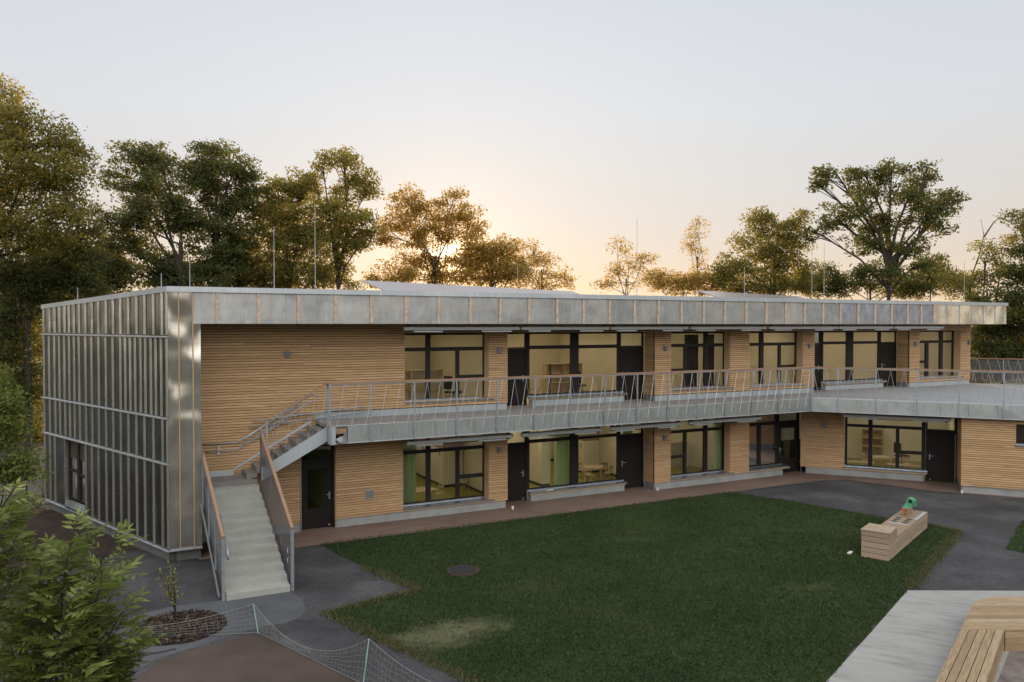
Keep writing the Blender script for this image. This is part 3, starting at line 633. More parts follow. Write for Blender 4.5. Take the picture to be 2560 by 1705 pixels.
for z in (6.18, 3.94, 2.69): rl.hexa([FS(-.0, -.02, z - .012), FS(9.95, -.02, z - .012), FS(9.95, .085, z - .028), FS(-.0, .085, z - .028), FS(-.0, -.02, z + .018), FS(9.95, -.02, z + .018), FS(9.95, .085, z), FS(-.0, .085, z)])
rl.hexa([FS(-.05, -.1, .30), FS(9.85, -.1, .30), FS(9.85, .08, .29), FS(-.05, .08, .29), FS(-.05, -.1, .335), FS(9.85, -.1, .335), FS(9.85, .08, .305), FS(-.05, .08, .305)])
rl.box(FM, -.93, -.10, 1.35, 1.68, .295, .325)
rl.build('drip_edge', M_zcap, B)
MB().box(FS, .2, 9.6, -.3, -.06, -.02, .289).box(FM, -.75, -.12, 1.1, 1.50, -.02, .289).build('plinth', M_plg, B)
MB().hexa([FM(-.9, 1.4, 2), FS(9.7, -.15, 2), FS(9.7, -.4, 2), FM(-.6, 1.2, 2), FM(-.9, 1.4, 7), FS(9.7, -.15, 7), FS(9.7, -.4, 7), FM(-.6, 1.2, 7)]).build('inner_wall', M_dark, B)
MB().box(FS, 9.6, 9.78, -9, -.13, .0, 6.9).build('metal_cladding', M_zside, B)
MB().box(FM, -3.5, 36.8, -8.3, -7.9, .0, 6.6).build('rear_wall', M_zside, B)
gw = win(FS, 5.97, 7.83, .62, 2.66, -.10, [(6.85, 7.05, .62, 2.66)], [(6.0, 6.85, 1.45, 1.55), (7.05, 7.8, 1.55, 1.65)], edge=(.08, .08, .06, .06))
MB().hexa([FS(5.95, -.19, .55), FS(7.87, -.19, .55), FS(7.87, .05, .35), FS(5.95, .05, .35), FS(5.95, -.19, .60), FS(7.87, -.19, .60), FS(7.87, .05, .38), FS(5.95, .05, .38)]).build('sill', M_zside, gw)
MB().box(FS, 7.83, 7.90, -.11, .01, .4, 2.66).build('metal_cladding', M_zrib, B)
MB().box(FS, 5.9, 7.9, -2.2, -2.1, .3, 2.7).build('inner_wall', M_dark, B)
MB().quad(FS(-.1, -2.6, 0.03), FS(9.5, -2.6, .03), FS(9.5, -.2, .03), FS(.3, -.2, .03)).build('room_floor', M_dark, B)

# ------------------------------------------------------------------ upper walkway and terrace
VW = 1.76; KU = 23.35
K = FM(KU, VW, 0); wv = (K - WO).dot(WN); ku = (K - WO).dot(WD)
A_ = empty('upper_walkway', FM(12, VW, 3.5)); tag(A_, 'galvanised upper walkway and roof terrace running in front of the first-floor rooms', 'walkway')
# deck: main strip, then terrace over the wing
MB().prism([FM(3.45, .02, 0), FM(3.45, VW - .02, 0), FM(KU - .2, VW - .02, 0), FM(25.0, .02, 0)], 3.40, 3.50).build('deck', M_deck, A_)
MB().prism([FM(25.0, .02, 0), FM(KU - .2, VW - .02, 0), FW(ku + .05, wv - .03, 0), FW(14.5, wv - .03, 0), FW(14.5, -9.5, 0), FM(36.8, -.6, 0), FM(36.44, .02, 0)], 3.41, 3.515).build('terrace_surface', M_terr, A_)
MB().prism([FM(10.26, -.64, 0), FM(16.7, -.64, 0), FM(16.7, -.0, 0), FM(10.26, -.0, 0)], 3.40, 3.507).build('deck', M_deck, A_)
MB().prism([FM(25.48, -.64, 0), FM(31.8, -.64, 0), FM(31.8, -.0, 0), FM(25.48, -.0, 0)], 3.40, 3.521).build('deck', M_deck, A_)
MB().prism([FM(3.5, .05, 0), FM(3.5, VW - .06, 0), FM(KU - .2, VW - .06, 0), FM(24.85, .05, 0)], 2.98, 3.05).prism([FW(.3, .05, 0), FW(.3, wv - .06, 0), FW(14.4, wv - .06, 0), FW(14.4, 1.9, 0), FW(5.9, 1.9, 0), FW(5.9, .05, 0)], 2.98, 3.05).build('soffit', M_rail, A_)
MB().box(FW, -.2, 14.4, -6, wv - .08, 3.07, 3.40).build('terrace_slab', M_conc, A_)
def edge_run(F, pts, v):
    for i, (a, b) in enumerate(zip(pts, pts[1:])):
        j = rng.normal(0, .003)
        MB().hexa([F(a + .004, v - .05, 2.97), F(b - .004, v - .05, 2.97), F(b - .004, v - .004 + j, 2.97), F(a + .004, v - .004 - j, 2.97), F(a + .004, v - .05, 3.47), F(b - .004, v - .05, 3.47), F(b - .004, v - j, 3.47), F(a + .004, v + j, 3.47)]).build('edge_panel', M_zedge, A_)
main_p = [3.99 + .703 * i for i in range(28)] + [KU]; edge_run(FM, main_p, VW)
wing_p = [ku + .94 * i for i in range(14)]; edge_run(FW, wing_p, wv)
cp = MB(); cp.box(FM, 3.62, KU, VW - .09, VW + .012, 3.471, 3.492).build('edge_cap', M_alu, A_)
MB().box(FW, ku, 14.4, wv - .12, wv + .012, 3.471, 3.523).build('edge_cap', M_alu, A_)
MB().box(FM, 3.6, KU, VW - .04, VW + .014, 2.945, 2.968).build('edge_cap', M_alu, A_); MB().box(FW, ku, 14.4, wv - .04, wv + .014, 2.945, 2.968).build('edge_cap', M_alu, A_)
# torn end of the cladding
tb = MB(); tb.box(FM, 3.62, 3.97, VW - .06, VW - .02, 3.25, 3.46); tb.build('edge_batten', M_rail, A_)
tt = MB(); P = [FM(3.62, VW + .0, 3.10), FM(3.80, VW + .05, 3.18), FM(3.97, VW + .01, 3.30), FM(3.97, VW + .01, 2.97), FM(3.80, VW + .10, 2.99), FM(3.66, VW + .14, 3.02)]
tt.quad(P[0], P[1], P[4], P[5]); tt.quad(P[1], P[2], P[3], P[4]); tt.build('torn_sheet', M_lamp, A_)

RB = empty('balcony_railing', FM(12, VW, 3.5)); tag(RB, 'long steel balcony railing with wooden handrail and zigzag wire net along the walkway', 'railing')
RZ = 4.76
MB().bar(FM(3.42, VW, RZ), FM(KU, VW, RZ), .07, .055).build('handrail', M_rail, RB)
MB().bar(FW(ku, wv, RZ), FW(14.4, wv, RZ), .07, .055).build('handrail', M_rail, RB)
MB().bar(FM(3.42, VW, RZ - .045), FM(KU, VW, RZ - .045), .04, .03).build('top_bar', M_steel, RB); MB().bar(FW(ku, wv, RZ - .045), FW(14.4, wv, RZ - .045), .04, .03).build('top_bar', M_steel, RB)
mp = [3.45, 4.69, 6.1, 7.53, 8.96, 10.37, 11.77, 13.19, 14.59, 15.97, 17.35, 18.74, 20.11, 21.53, KU - .04]
for u in mp: MB().box(FM, u - .022, u + .022, VW + .015, VW + .045, 2.98, RZ - .06).box(FM, u - .04, u + .04, VW + .013, VW + .017, 3.02, 3.44).build('post', M_steel, RB)
wpst = [ku + .05, 1.5, 2.9, 4.35, 5.79, 7.26, 8.7, 10.1]
for u in wpst: MB().box(FW, u - .022, u + .022, wv + .015, wv + .04, 2.98, RZ - .06).build('post', M_steel, RB)
def net(F, a, b, v, zt, zb, step=.44, r=.0065):
    m = MB(); n = int(round((b - a) / step)); st = (b - a) / n
    for i in range(n + 1):
        u = a + st * i
        for s in (-1, 1):
            e = u + s * st * .64
            if a <= e <= b: m.tube([F(u, v, zt), F(u + s * st * .30, v, (zt + zb) / 2), F(e, v, zb)], r, 4, cap=False)
    return m
net(FM, 3.45, KU - .05, VW + .005, RZ - .06, 3.14).build('wire_net', M_cable, RB)
net(FW, ku + .08, 10.1, wv + .005, RZ - .06, 3.14, .48).build('wire_net', M_cable, RB)
R2 = empty('balcony_railing', (26, 41, 3.5)); tag(R2, 'far terrace railing with wooden handrail beyond the end of the upper storey', 'railing')
e0, e1 = Vector((23.9, 42.3, 0)), Vector((31, 37.2, 0)); ed = (e1 - e0).normalized(); en = Vector((ed.y, -ed.x, 0))
def FR(u, v, z): return e0 + ed * u + en * v + UP * z
MB().bar(FR(0, 0, 4.74), FR(8, 0, 4.74), .07, .055).build('handrail', M_rail, R2)
for u in (.3, 1.9, 3.5, 5.1): MB().box(FR, u - .02, u + .02, -.02, .02, 3.5, 4.7).build('post', M_steel, R2)
net(FR, .3, 7, 0, 4.7, 3.55).build('wire_net', M_cable, R2)
MB().quad(FR(0, -.04, 3.5), FR(8, -.04, 3.5), FR(8, -.04, 4.68), FR(0, -.04, 4.68)).build('mesh_panel', M_mesh, R2)

# ------------------------------------------------------------------ exterior staircase
ST = empty('exterior_staircase', FM(.75, 5.5, 0)); tag(ST, 'concrete exterior staircase with dark mesh balustrades climbing to a landing and up to the walkway', 'staircase')
LZ, NR = 1.97, 13; rise = LZ / NR; going = (5.52 - .97) / (NR - 1 + .0)
for i in range(NR - 1):
    v1 = 5.52 - going * i; z1 = rise * (i + 1)
    MB().hexa([FM(.02, v1 - going - .02, max(-.01, z1 - .30)), FM(1.50, v1 - going - .02, max(-.01, z1 - .30)), FM(1.50, v1, max(-.01, z1 - .165)), FM(.02, v1, max(-.01, z1 - .165)), FM(.02, v1 - going - .02, z1), FM(1.50, v1 - going - .02, z1), FM(1.50, v1, z1 - .004), FM(.02, v1, z1 - .004)]).build('step', M_stepc, ST, bevel=.008)
MB().box(FM, .02, 1.50, .05, .97, LZ - .2, LZ).build('landing', M_coat, ST)
N2, g2 = 9, .28; r2_ = (3.50 - LZ) / N2; u20 = 1.2
for i in range(N2 - 1):
    ua, zt = u20 + g2 * i, LZ + r2_ * (i + 1); vv = .965 if ua < 1.5 else 1.44
    MB().hexa([FM(ua, .05, zt - .19), FM(ua, vv, zt - .19), FM(ua + g2 + .02, vv, zt - .12), FM(ua + g2 + .02, .05, zt - .12), FM(ua, .05, zt), FM(ua, vv, zt), FM(ua + g2 + .02, vv, zt), FM(ua + g2 + .02, .05, zt)]).build('step', M_coat, ST)
def stringer(u, du, vs, zs):   # along v
    return MB().hexa([FM(u, vs[0], zs[0]), FM(u + du, vs[0], zs[0]), FM(u + du, vs[1], zs[2]), FM(u, vs[1], zs[2]), FM(u, vs[0], zs[1]), FM(u + du, vs[0], zs[1]), FM(u + du, vs[1], zs[3]), FM(u, vs[1], zs[3])])
stringer(1.503, .03, (.97, 5.45), (1.58, 1.80, -.01, -.005)).build('stringer', M_steel, ST); stringer(-.012, .03, (.97, 5.45), (1.58, 1.80, -.01, -.005)).build('stringer', M_steel, ST)
MB().hexa([FM(1.54, 1.45, 2.0), FM(1.54, 1.48, 2.0), FM(3.46, 1.48, 3.02), FM(3.46, 1.45, 3.02), FM(1.54, 1.45, 2.37), FM(1.54, 1.48, 2.37), FM(3.46, 1.48, 3.46), FM(3.46, 1.45, 3.46)]).build('stringer', M_concl, ST)
MB().box(FM, 3.46, 3.62, 1.45, VW + .01, 2.93, 3.47).build('stringer', M_concl, ST)
MB().hexa([FM(.95, .045, 2.10), FM(.95, .06, 2.10), FM(3.3, .06, 3.42), FM(3.3, .045, 3.42), FM(1.0, .045, 2.20), FM(1.0, .06, 2.20), FM(3.3, .06, 3.52), FM(3.3, .045, 3.52)]).box(FM, .1, .96, .045, .06, 1.97, 2.13).build('skirting', M_alu, ST)
MB().bar(FM(1.6, 1.2, 2.02), FM(3.4, 1.2, 2.98), .06, .1).bar(FM(.2, 1.0, 1.62), FM(.2, 4.9, .03), .08, .10).bar(FM(1.3, 1.0, 1.62), FM(1.3, 4.9, .03), .08, .10).build('beam', M_steel, ST)
def balus(u, va, za, vb, zb, posts, side):
    MB().bar(FM(u, va, za), FM(u, vb, zb), .075, .06).build('handrail', M_rail, ST)
    sl_ = (zb - za) / (vb - va)
    MB().quad(FM(u, va, za - .04), FM(u, vb, zb - .04), FM(u, vb, .02), FM(u, va, za - 1.78)).build('mesh_panel', M_mesh, ST)
    for v in posts:
        zt = za + sl_ * (v - va) - .03; MB().box(FM, u - .02 + .03 * side, u + .02 + .03 * side, v - .03, v + .03, max(-.01, zt - 1.45), zt).build('post', M_steel, ST)
    zt = zb; MB().box(FM, u - .035, u + .035, vb - .05, vb + .01, -.01, zb - .03).build('post', M_steel, ST)
balus(1.56, 1.04, 3.47, 5.50, 1.52, (1.1, 2.5, 3.9), 1)
balus(-.045, -.02 + .1, 3.33, 5.50, 1.50, (.15, 1.6, 3.0, 4.3), -1)
for dz in (0, .05): MB().bar(FM(-.12, .3 + 6 * dz, 1.9), FM(-.12, 5.35 - 3 * dz, .05), .035, .035).build('brace', M_lamp, ST)
MB().bar(FM(-.12, .15, 2.0), FM(-.12, .15, 0), .06, .06).build('post', M_steel, ST)
def pipe(name, pts, r=.019): return MB().tube(pts, r, 10).build(name, M_steel, ST, smooth=True)
pipe('grab_rail', [FM(.05, 4.2, 1.75), FM(.05, 5.45, 1.25), FM(.05, 5.62, 1.12), FM(.05, 5.64, 1.03), FM(.05, 5.56, .98), FM(.05, 5.3, 1.05), FM(.05, 4.2, 1.55)])
for z in (.95, .72): pipe('hook', [FM(1.53, 5.32, z + .06), FM(1.48, 5.34, z + .05), FM(1.47, 5.36, z), FM(1.47, 5.40, z - .06)], .012)
# wall and upper flight handrails
pipe('grab_rail', [FM(.05, .13, 2.96), FM(1.04, .13, 2.96), FM(1.67, .13, 3.32), FM(2.9, .13, 4.0)])
pipe('grab_rail', [FM(.05, .13, 2.74), FM(1.04, .13, 2.74), FM(1.72, .13, 3.12), FM(2.9, .13, 3.78)])
for u in (.53,): MB().box(FM, u - .03, u + .03, .045, .12, 2.62, 2.9).build('rail_bracket', M_alu, ST)
cap_pts = [FM(3.02 + .1 * math.sin(t), 1.40, 4.33 + .1 * math.cos(t)) for t in [i * math.pi / 6 for i in range(7)]]
pipe('grab_rail', [FM(.95, 1.40, 3.16), FM(1.2, 1.40, 3.30)] + [FM(2.95, 1.40, 4.41)] + cap_pts[1:] + [FM(2.9, 1.40, 4.18), FM(.98, 1.40, 3.02)])
pipe('grab_rail', [FM(1.5, .16, 3.58), FM(2.2, .16, 3.64), FM(4.9, .16, 3.86), FM(5.0, .16, 3.82), FM(5.0, .16, 3.74), FM(4.9, .16, 3.69), FM(1.42, .16, 3.40)], .022)
MB().bar(FM(3.46, 1.50, RZ), FM(1.60, 1.50, 3.72), .07, .055).bar(FM(3.46, 1.50, RZ), FM(3.44, VW, RZ), .07, .055).build('handrail', M_rail, ST)
for u, zb_, zt_ in ((3.46, 3.0, 4.72), (1.68, 2.35, 3.72)): MB().box(FM, u - .028, u + .028, 1.482, 1.51, zb_, zt_).build('post', M_steel, ST)
nt2 = MB()
for i in range(6):
    u = 1.75 + i * .34
    for s in (-1, 1):
        e = u + s * .24
        if 1.65 < e < 3.5: nt2.tube([FM(u, 1.5, 3.68 + (u - 1.6) * .56), FM(e, 1.5, 2.45 + (e - 1.6) * .56)], .005, 4, cap=False)
nt2.build('wire_net', M_cable, ST)

# ------------------------------------------------------------------ awnings, lamps, small wall things
def awning(F, a, b, v, z, label):
    e = empty('awning', F((a + b) / 2, v, z)); tag(e, label, 'awning', 'rolled-up awnings over the windows')
    MB().hexa([F(a, v - .10, z - .06), F(b, v - .10, z - .06), F(b, v + .03, z - .075), F(a, v + .03, z - .075), F(a, v - .09, z + .06), F(b, v - .09, z + .06), F(b, v + .05, z + .03), F(a, v + .05, z + .03)]).build('cassette', M_awn, e, bevel=.012)
    L_ = b - a
    for q0, q1 in ((.08, .32), (.66, .93)): MB().box(F, a + L_ * q0, a + L_ * q1, v - .05, v + .02, z - .135, z - .095).build('folding_arm', M_awn, e)
    for q in (.04, .96): MB().box(F, a + L_ * q - .05, a + L_ * q + .05, v - .14, v + .01, z - .11, z + .09).build('bracket', M_black, e)
    MB().tube([F(a + L_ * .3, v - .01, z - .11), F(a + L_ * .68, v - .01, z - .11)], .014, 6).build('torsion_bar', M_black, e)
upper_aw = [(5.99, 10.12, 'closed awning under the roof edge above the first upper window beside the blank slat wall'), (10.21, 13.78, 'closed awning under the roof edge above the left half of the first upper double-door bay'), (13.87, 17.42, 'closed awning under the roof edge above the right half of the first upper double-door bay'),
            (17.54, 21.44, 'closed awning under the roof edge above the dark upper window with purple blinds'), (21.6, 25.59, 'closed awning under the roof edge above the upper window left of the far door bay'), (25.64, 29.13, 'closed awning under the roof edge above the far upper door bay'), (29.21, 32.7, 'last closed awning under the roof edge, ending by the rightmost upper window')]
for a, b, lb in upper_aw: awning(FM, a, b, 1.15, 6.40, lb)
low_aw = [(6.08, 9.89, 'closed awning below the walkway above the window with the left green curtain'), (10.21, 13.48, 'closed awning below the walkway above the pane with the middle green curtain'), (13.86, 17.13, 'closed awning below the walkway beside the dark door and slatted pier'), (17.48, 21.21, 'closed awning below the walkway above the shelf room window')]
for a, b, lb in low_aw: awning(FM, a, b, 1.15, 2.74, lb)
awning(FW, 1.66, 5.6, 1.4, 2.76, 'closed awning on the side wing above its wide window')
def lamp(F, u, v, z, label):
    m = MB(); m.hexa([F(u - .07, v + .0, z - .10), F(u + .07, v + .0, z - .10), F(u + .07, v + .06, z - .10), F(u - .07, v + .06, z - .10), F(u - .09, v, z + .10), F(u + .09, v, z + .10), F(u + .09, v + .11, z + .09), F(u - .09, v + .11, z + .09)])
    o = m.build('wall_lamp', M_lamp, None, bevel=.006); tag(o, label, 'wall lamp', 'small wedge wall lamps'); return o
for F, u, v, z, lb in ((FM, 2.57, .045, 5.58, 'grey wedge wall lamp alone on the blank upper slat wall'), (FM, 9.89, .045, 5.60, 'grey wedge wall lamp on the upper pier left of the first dark door'), (FM, 17.2, .045, 5.58, 'grey wedge wall lamp on the upper pier left of the purple-blind window'),
    (FM, 25.12, .045, 5.56, 'grey wedge wall lamp on the upper pier left of the far door bay'), (FM, 32.2, .045, 5.58, 'grey wedge wall lamp on the upper pier left of the rightmost window'), (FM, 36.3, .045, 5.6, 'grey wedge wall lamp at the right end of the upper storey'),
    (FM, 9.89, .045, 2.09, 'grey wedge wall lamp on the ground floor pier left of the first dark door'), (FM, 17.18, .045, 2.05, 'grey wedge wall lamp on the ground floor pier left of the shelf room window'), (FW, .88, .045, 2.14, 'grey wedge wall lamp on the side wing left of its wide window'), (FM, 2.2, .045, 2.15, 'small grey wedge lamp tucked under the upper stair flight')):
    lamp(F, u, v, z, lb)
bx_ = empty('wall_hatch', FM(5.17, .05, .96)); tag(bx_, 'stainless steel service hatch box on the ground floor slat wall', 'hatch')
MB().box(FM, 5.05, 5.30, .041, .075, .83, 1.11).build('box_body', M_steel, bx_, bevel=.006); MB().box(FM, 5.075, 5.275, .075, .082, .86, 1.08).build('lid', M_lamp, bx_); MB().box(FM, 5.035, 5.315, .042, .10, 1.112, 1.13).build('hood', M_alu, bx_)
for F, u, v, lb in ((FM, 16.66, -.55, 'thin downpipe at the ground floor pier right of the second dark door'), (FW, 5.86, .02, 'thin downpipe beside the black door of the side wing'), (FM, 24.93, -.2, 'thin downpipe beside the glazed entrance in the inner corner'), (FM, 2.965, .06, 'thin downpipe beside the glazed door under the stairs')):
    o = MB().tube([F(u, v, .02), F(u, v, 2.0)], .016, 8).build('downpipe', M_steel, None); tag(o, lb, 'downpipe', 'thin downpipes')
for p, lb in ((FM(10.28, .35, 0), 'white drain spout on the brown path by the first dark door'), (FM(16.8, .12, 0), 'white drain spout on the brown path at the slatted pier corner'), (FW(5.95, 1.98, 0), 'white drain spout by the side wing door')):
    o = MB().tube([p, p + UP * .07, p + UP * .11], .035, 10, .05).build('drain_spout', M_white, None); tag(o, lb, 'drain spout', 'white drain spouts')

# ------------------------------------------------------------------ things inside the rooms
def table(p, rz, label, l=1.1, w=.7, h=.55):
    e = empty('table', p, 0); c, s = math.cos(rz), math.sin(rz)
    def F(x, y, z): return p + Vector((x * c - y * s, x * s + y * c, z))
    MB().box(F, -l / 2, l / 2, -w / 2, w / 2, h - .035, h).build('tabletop', M_birch, e, bevel=.01)
    for x in (-1, 1):
        for y in (-1, 1): MB().tube([F(x * (l / 2 - .06), y * (w / 2 - .06), 0), F(x * (l / 2 - .07), y * (w / 2 - .07), h - .035)], .025, 8).build('leg', M_birch, e)
    tag(e, label, 'table')
def chair(p, rz, label, mat=None):
    mat = mat or M_birch; e = empty('chair', p, 0); c, s = math.cos(rz), math.sin(rz)
    def F(x, y, z): return p + Vector((x * c - y * s, x * s + y * c, z))
    MB().box(F, -.16, .16, -.16, .16, .30, .325).build('seat', mat, e, bevel=.008)
    for x in (-.14, .14): MB().tube([F(x, -.14, 0), F(x, -.14, .30)], .016, 6).build('leg', mat, e); MB().tube([F(x, .15, 0), F(x, .16, .62)], .016, 6).build('leg', mat, e)
    MB().box(F, -.14, .14, .148, .168, .50, .60).box(F, -.14, .14, .146, .164, .40, .43).build('backrest', mat, e)
    tag(e, label, 'chair')
def curtain(F, u0, u1, v, z0, z1, label):
    n = 60; m = MB(); xs = [u0 + (u1 - u0) * i / n for i in range(n + 1)]; ys = [v + .085 * math.sin(i * .8) + .03 * math.sin(i * .37) for i in range(n + 1)]
    for i in range(n): m.quad(F(xs[i], ys[i], z0), F(xs[i + 1], ys[i + 1], z0), F(xs[i + 1], ys[i + 1], z1), F(xs[i], ys[i], z1))
    tag(m.build('curtain', M_curt, None, smooth=True), label, 'curtain', 'green curtains')
curtain(FM, 6.47, 7.0, -.55, .1, 2.75, 'green pleated curtain at the left edge of the first ground floor window')
curtain(FM, 12.75, 13.40, -1.0, .1, 2.75, 'green pleated curtain left of the thick mullion in the ground floor bay')
curtain(FM, 20.25, 20.75, -.6, .1, 2.75, 'green pleated curtain at the right edge of the shelf room window')
curtain(FM, 16.0, 16.5, -1.2, .1, 2.75, 'dark part of green curtain above the second black ground floor door')
table(FM(7.55, -1.65, .045), AM + .2, 'low birch table behind the first ground floor window')
chair(FM(8.3, -1.75, .045), AM - 1.2, 'pale birch chair right of the table in the first ground floor window'); chair(FM(7.3, -2.35, .045), AM + .1, 'pale birch chair behind the table in the first ground floor window'); chair(FM(10.0, -3.3, .045), AM - 1.4, 'birch chair at the right side of the first ground floor room')
table(FM(15.65, -2.7, .045), AM + .9, 'low birch table behind the right pane of the ground floor bay', .75, .75)
chair(FM(15.2, -2.35, .045), AM + 2.2, 'birch chair left in front of the bay table'); chair(FM(16.1, -2.3, .045), AM + 3.6, 'birch chair right in front of the bay table'); chair(FM(15.5, -3.3, .045), AM + .3, 'birch chair behind the bay table'); chair(FM(16.3, -2.95, .045), AM - .9, 'brown chair at the right end of the bay table', M_red)
def office(p, rz, label):
    e = empty('office_chair', p); c, s = math.cos(rz), math.sin(rz)
    def F(x, y, z): return p + Vector((x * c - y * s, x * s + y * c, z))
    MB().box(F, -.24, .24, -.23, .23, .46, .54).build('seat', M_black, e, bevel=.02); MB().box(F, -.22, .22, .22, .28, .62, 1.1).build('backrest', M_black, e, bevel=.02)
    MB().tube([F(0, 0, .1), F(0, 0, .46)], .03, 8).tube([F(0, .23, .48), F(0, .26, .65)], .02, 6).build('column', M_steel, e)
    m = MB()
    for k in range(5):
        a = k * 1.2566; m.bar(F(0, 0, .11), F(.28 * math.cos(a), .28 * math.sin(a), .06), .04, .03); m.tube([F(.28 * math.cos(a) - .02, .28 * math.sin(a), .03), F(.28 * math.cos(a) + .02, .28 * math.sin(a), .03)], .03, 8)
    m.build('base', M_black, e); tag(e, label, 'office chair')
office(FM(18.2, -6.4, .045), 2.0, 'black office chair far behind the ground floor bay window'); office(FW(4.0, -3.2, .045), 1.8, 'black office chair in the side wing room')
office(FM(8.85, -1.6, 3.545), 2.4, 'black office chair behind the first upper window'); office(FM(14.6, -2.2, 3.545), 2.6, 'black office chair behind the upper bay window')
def cabinet(F, u0, u1, v0, v1, z0, zm, z1, label):
    e = empty('cabinet', F((u0 + u1) / 2, v1, z0)); tag(e, label, 'cabinet')
    MB().box(F, u0, u1, v0, v1, z0 + .1, zm).build('cupboard', M_cream, e); MB().box(F, u0 + .02, u1 - .02, v0, v1 - .02, z0, z0 + .1).build('base', M_black, e)
    MB().box(F, u0 + .003, u1 - .003, v0, v1 - .004, zm + .004, z1).build('upper_shelf', M_red, e)
    m = MB()
    for q in (.3, .36, .9): 
        vq = v0 + (v1 - v0) * q; m.box(F, u0 - .012, u0 - .001, vq - .03, vq + .03, zm - .28, zm - .12)
    m.build('handle', M_black, e)
cabinet(FM, 9.45, 10.3, -7.4, -4.05, .045, 1.55, 2.4, 'tall cream cupboard block with wooden upper shelf in the first ground floor room')
cabinet(FM, 13.0, 13.4, -5.5, -2.4, .045, 2.4, 2.75, 'cream partition cupboard behind the curtain in the ground floor bay')
cabinet(FM, 16.0, 16.8, -6.2, -4.0, .045, 1.45, 2.3, 'cream wall block with terracotta panel behind the bay table')
def shelf(F, u0, u1, v, z0, hs, label, d=.38, mat=None):
    e = empty('shelf', F((u0 + u1) / 2, v, z0)); tag(e, label, 'shelf'); mat = mat or M_cream; h = hs[-1]
    MB().box(F, u0, u1, v, v + .02, z0, z0 + h).build('back_panel', mat, e)
    for u in (u0, (u0 + u1) / 2, u1 - .03): MB().box(F, u, u + .03, v + .02, v + d, z0, z0 + h).build('upright', mat, e)
    for z in hs: MB().box(F, u0 - .01, u1 + .01, v + .021, v + d + .005, z0 + z - .03, z0 + z).build('board', M_birch, e)
shelf(FM, 18.6, 21.1, -3.6, .045, (.05, .4, .75, 1.15), 'low open cream shelf behind the shelf room window')
shelf(FM, 6.7, 9.4, -4.2, 3.545, (.05, .45, .85, 1.2), 'low open shelf behind the first upper window'); shelf(FM, 14.2, 16.0, -4.5, 3.545, (.05, .5, .9, 1.3), 'wooden shelf behind the upper bay window', mat=M_birch)
shelf(FM, 26.9, 28.4, -4.0, 3.545, (.05, .5, .9, 1.4), 'wooden shelf behind the far upper bay window', mat=M_birch)
shelf(FW, 2.3, 3.2, -4.6, .045, (.05, .7, 1.1, 1.5), 'wooden shelf with boxes in the side wing room', mat=M_birch)
table(FW(3.05, -2.1, .045), AW + .3, 'square birch table in the middle of the side wing room', .8, .8); table(FW(2.2, -1.0, .045), AW, 'long low birch bench table at the left of the side wing window', 1.3, .4, .45); table(FW(4.0, -.95, .045), AW, 'long low birch bench table at the right of the side wing window', 1.3, .4, .45)
chair(FW(3.5, -1.6, .045), AW - 2, 'pinkish chair beside the square wing table', M_red); chair(FW(2.5, -2.4, .045), AW + 1, 'chair left of the square wing table'); chair(FW(4.2, -2.2, .045), AW + .6, 'chair near the right wing table')
pb = MB(); 
for a, b in ((18.7, 19.45), (19.72, 20.3)):
    n = 30
    for i in range(n):
        u, w = a + (b - a) * i / n, a + (b - a) * (i + 1) / n; pb.quad(FM(u, -.6 + .03 * math.sin(i), 3.6), FM(w, -.6 + .03 * math.sin(i + 1), 3.6), FM(w, -.6 + .03 * math.sin(i + 1), 6.1), FM(u, -.6 + .03 * math.sin(i), 6.1))
tag(pb.build('curtain', plain("purple_curtain", (.05, .028, .04), .9), None, smooth=True), 'dark purple curtain behind the upper window between two piers', 'curtain')
tag(MB().tube([FM(12.7, -1.2, 3.55), FM(12.7, -1.2, 5.0)], .03, 8).build('floor_lamp', M_black, None), 'thin black upright pole behind the upper bay window', 'pole')

# ------------------------------------------------------------------ roof things
RODS = [(-14.6, 26.8, 7.1, 7.75, 'shortest lightning rod at the left rear of the metal gable roof'), (-9.85, 22.4, 7.45, 7.95, 'short lightning rod right at the corner of the zinc gable roof'), (-10.1, 25, 7.2, 8.42, 'lightning rod a little right of the gable corner against dark trees'), (-7.9, 26.49, 7.2, 9.74, 'tall lightning rod against the light green trees left of centre'), (-6.69, 27.12, 7.2, 10.5, 'tallest lightning rod next to the light green trees'),
        (.22, 30.67, 7.2, 8.86, 'lightning rod in front of the dark tree by the solar panels'), (5.21, 33.25, 7.2, 10.96, 'faint tall lightning rod against open sky above the thin tree'), (10.48, 35.96, 7.2, 9.1, 'short lightning rod behind the second solar panel row'), (14.26, 37.91, 7.2, 10.16, 'left one of the pair of lightning rods in front of the yellowish trees'), (14.98, 38.28, 7.2, 10.4, 'right one of the pair of lightning rods in front of the large oak'), (24.49, 43.18, 7.2, 10.0, 'lightning rod near the right end of the roof by bare branches')]
for x, y, z0, z1, lb in RODS:
    e = empty('lightning_rod', (x, y, z0)); tag(e, lb, 'lightning rod', 'lightning rods on the roof')
    MB().tube([(x, y, z0 + .12), (x, y, z1)], .015, 6, .009).build('rod', M_rod, e); MB().tube([(x, y, z0), (x, y, z0 + .12)], .14, 12).build('base', M_conc, e)
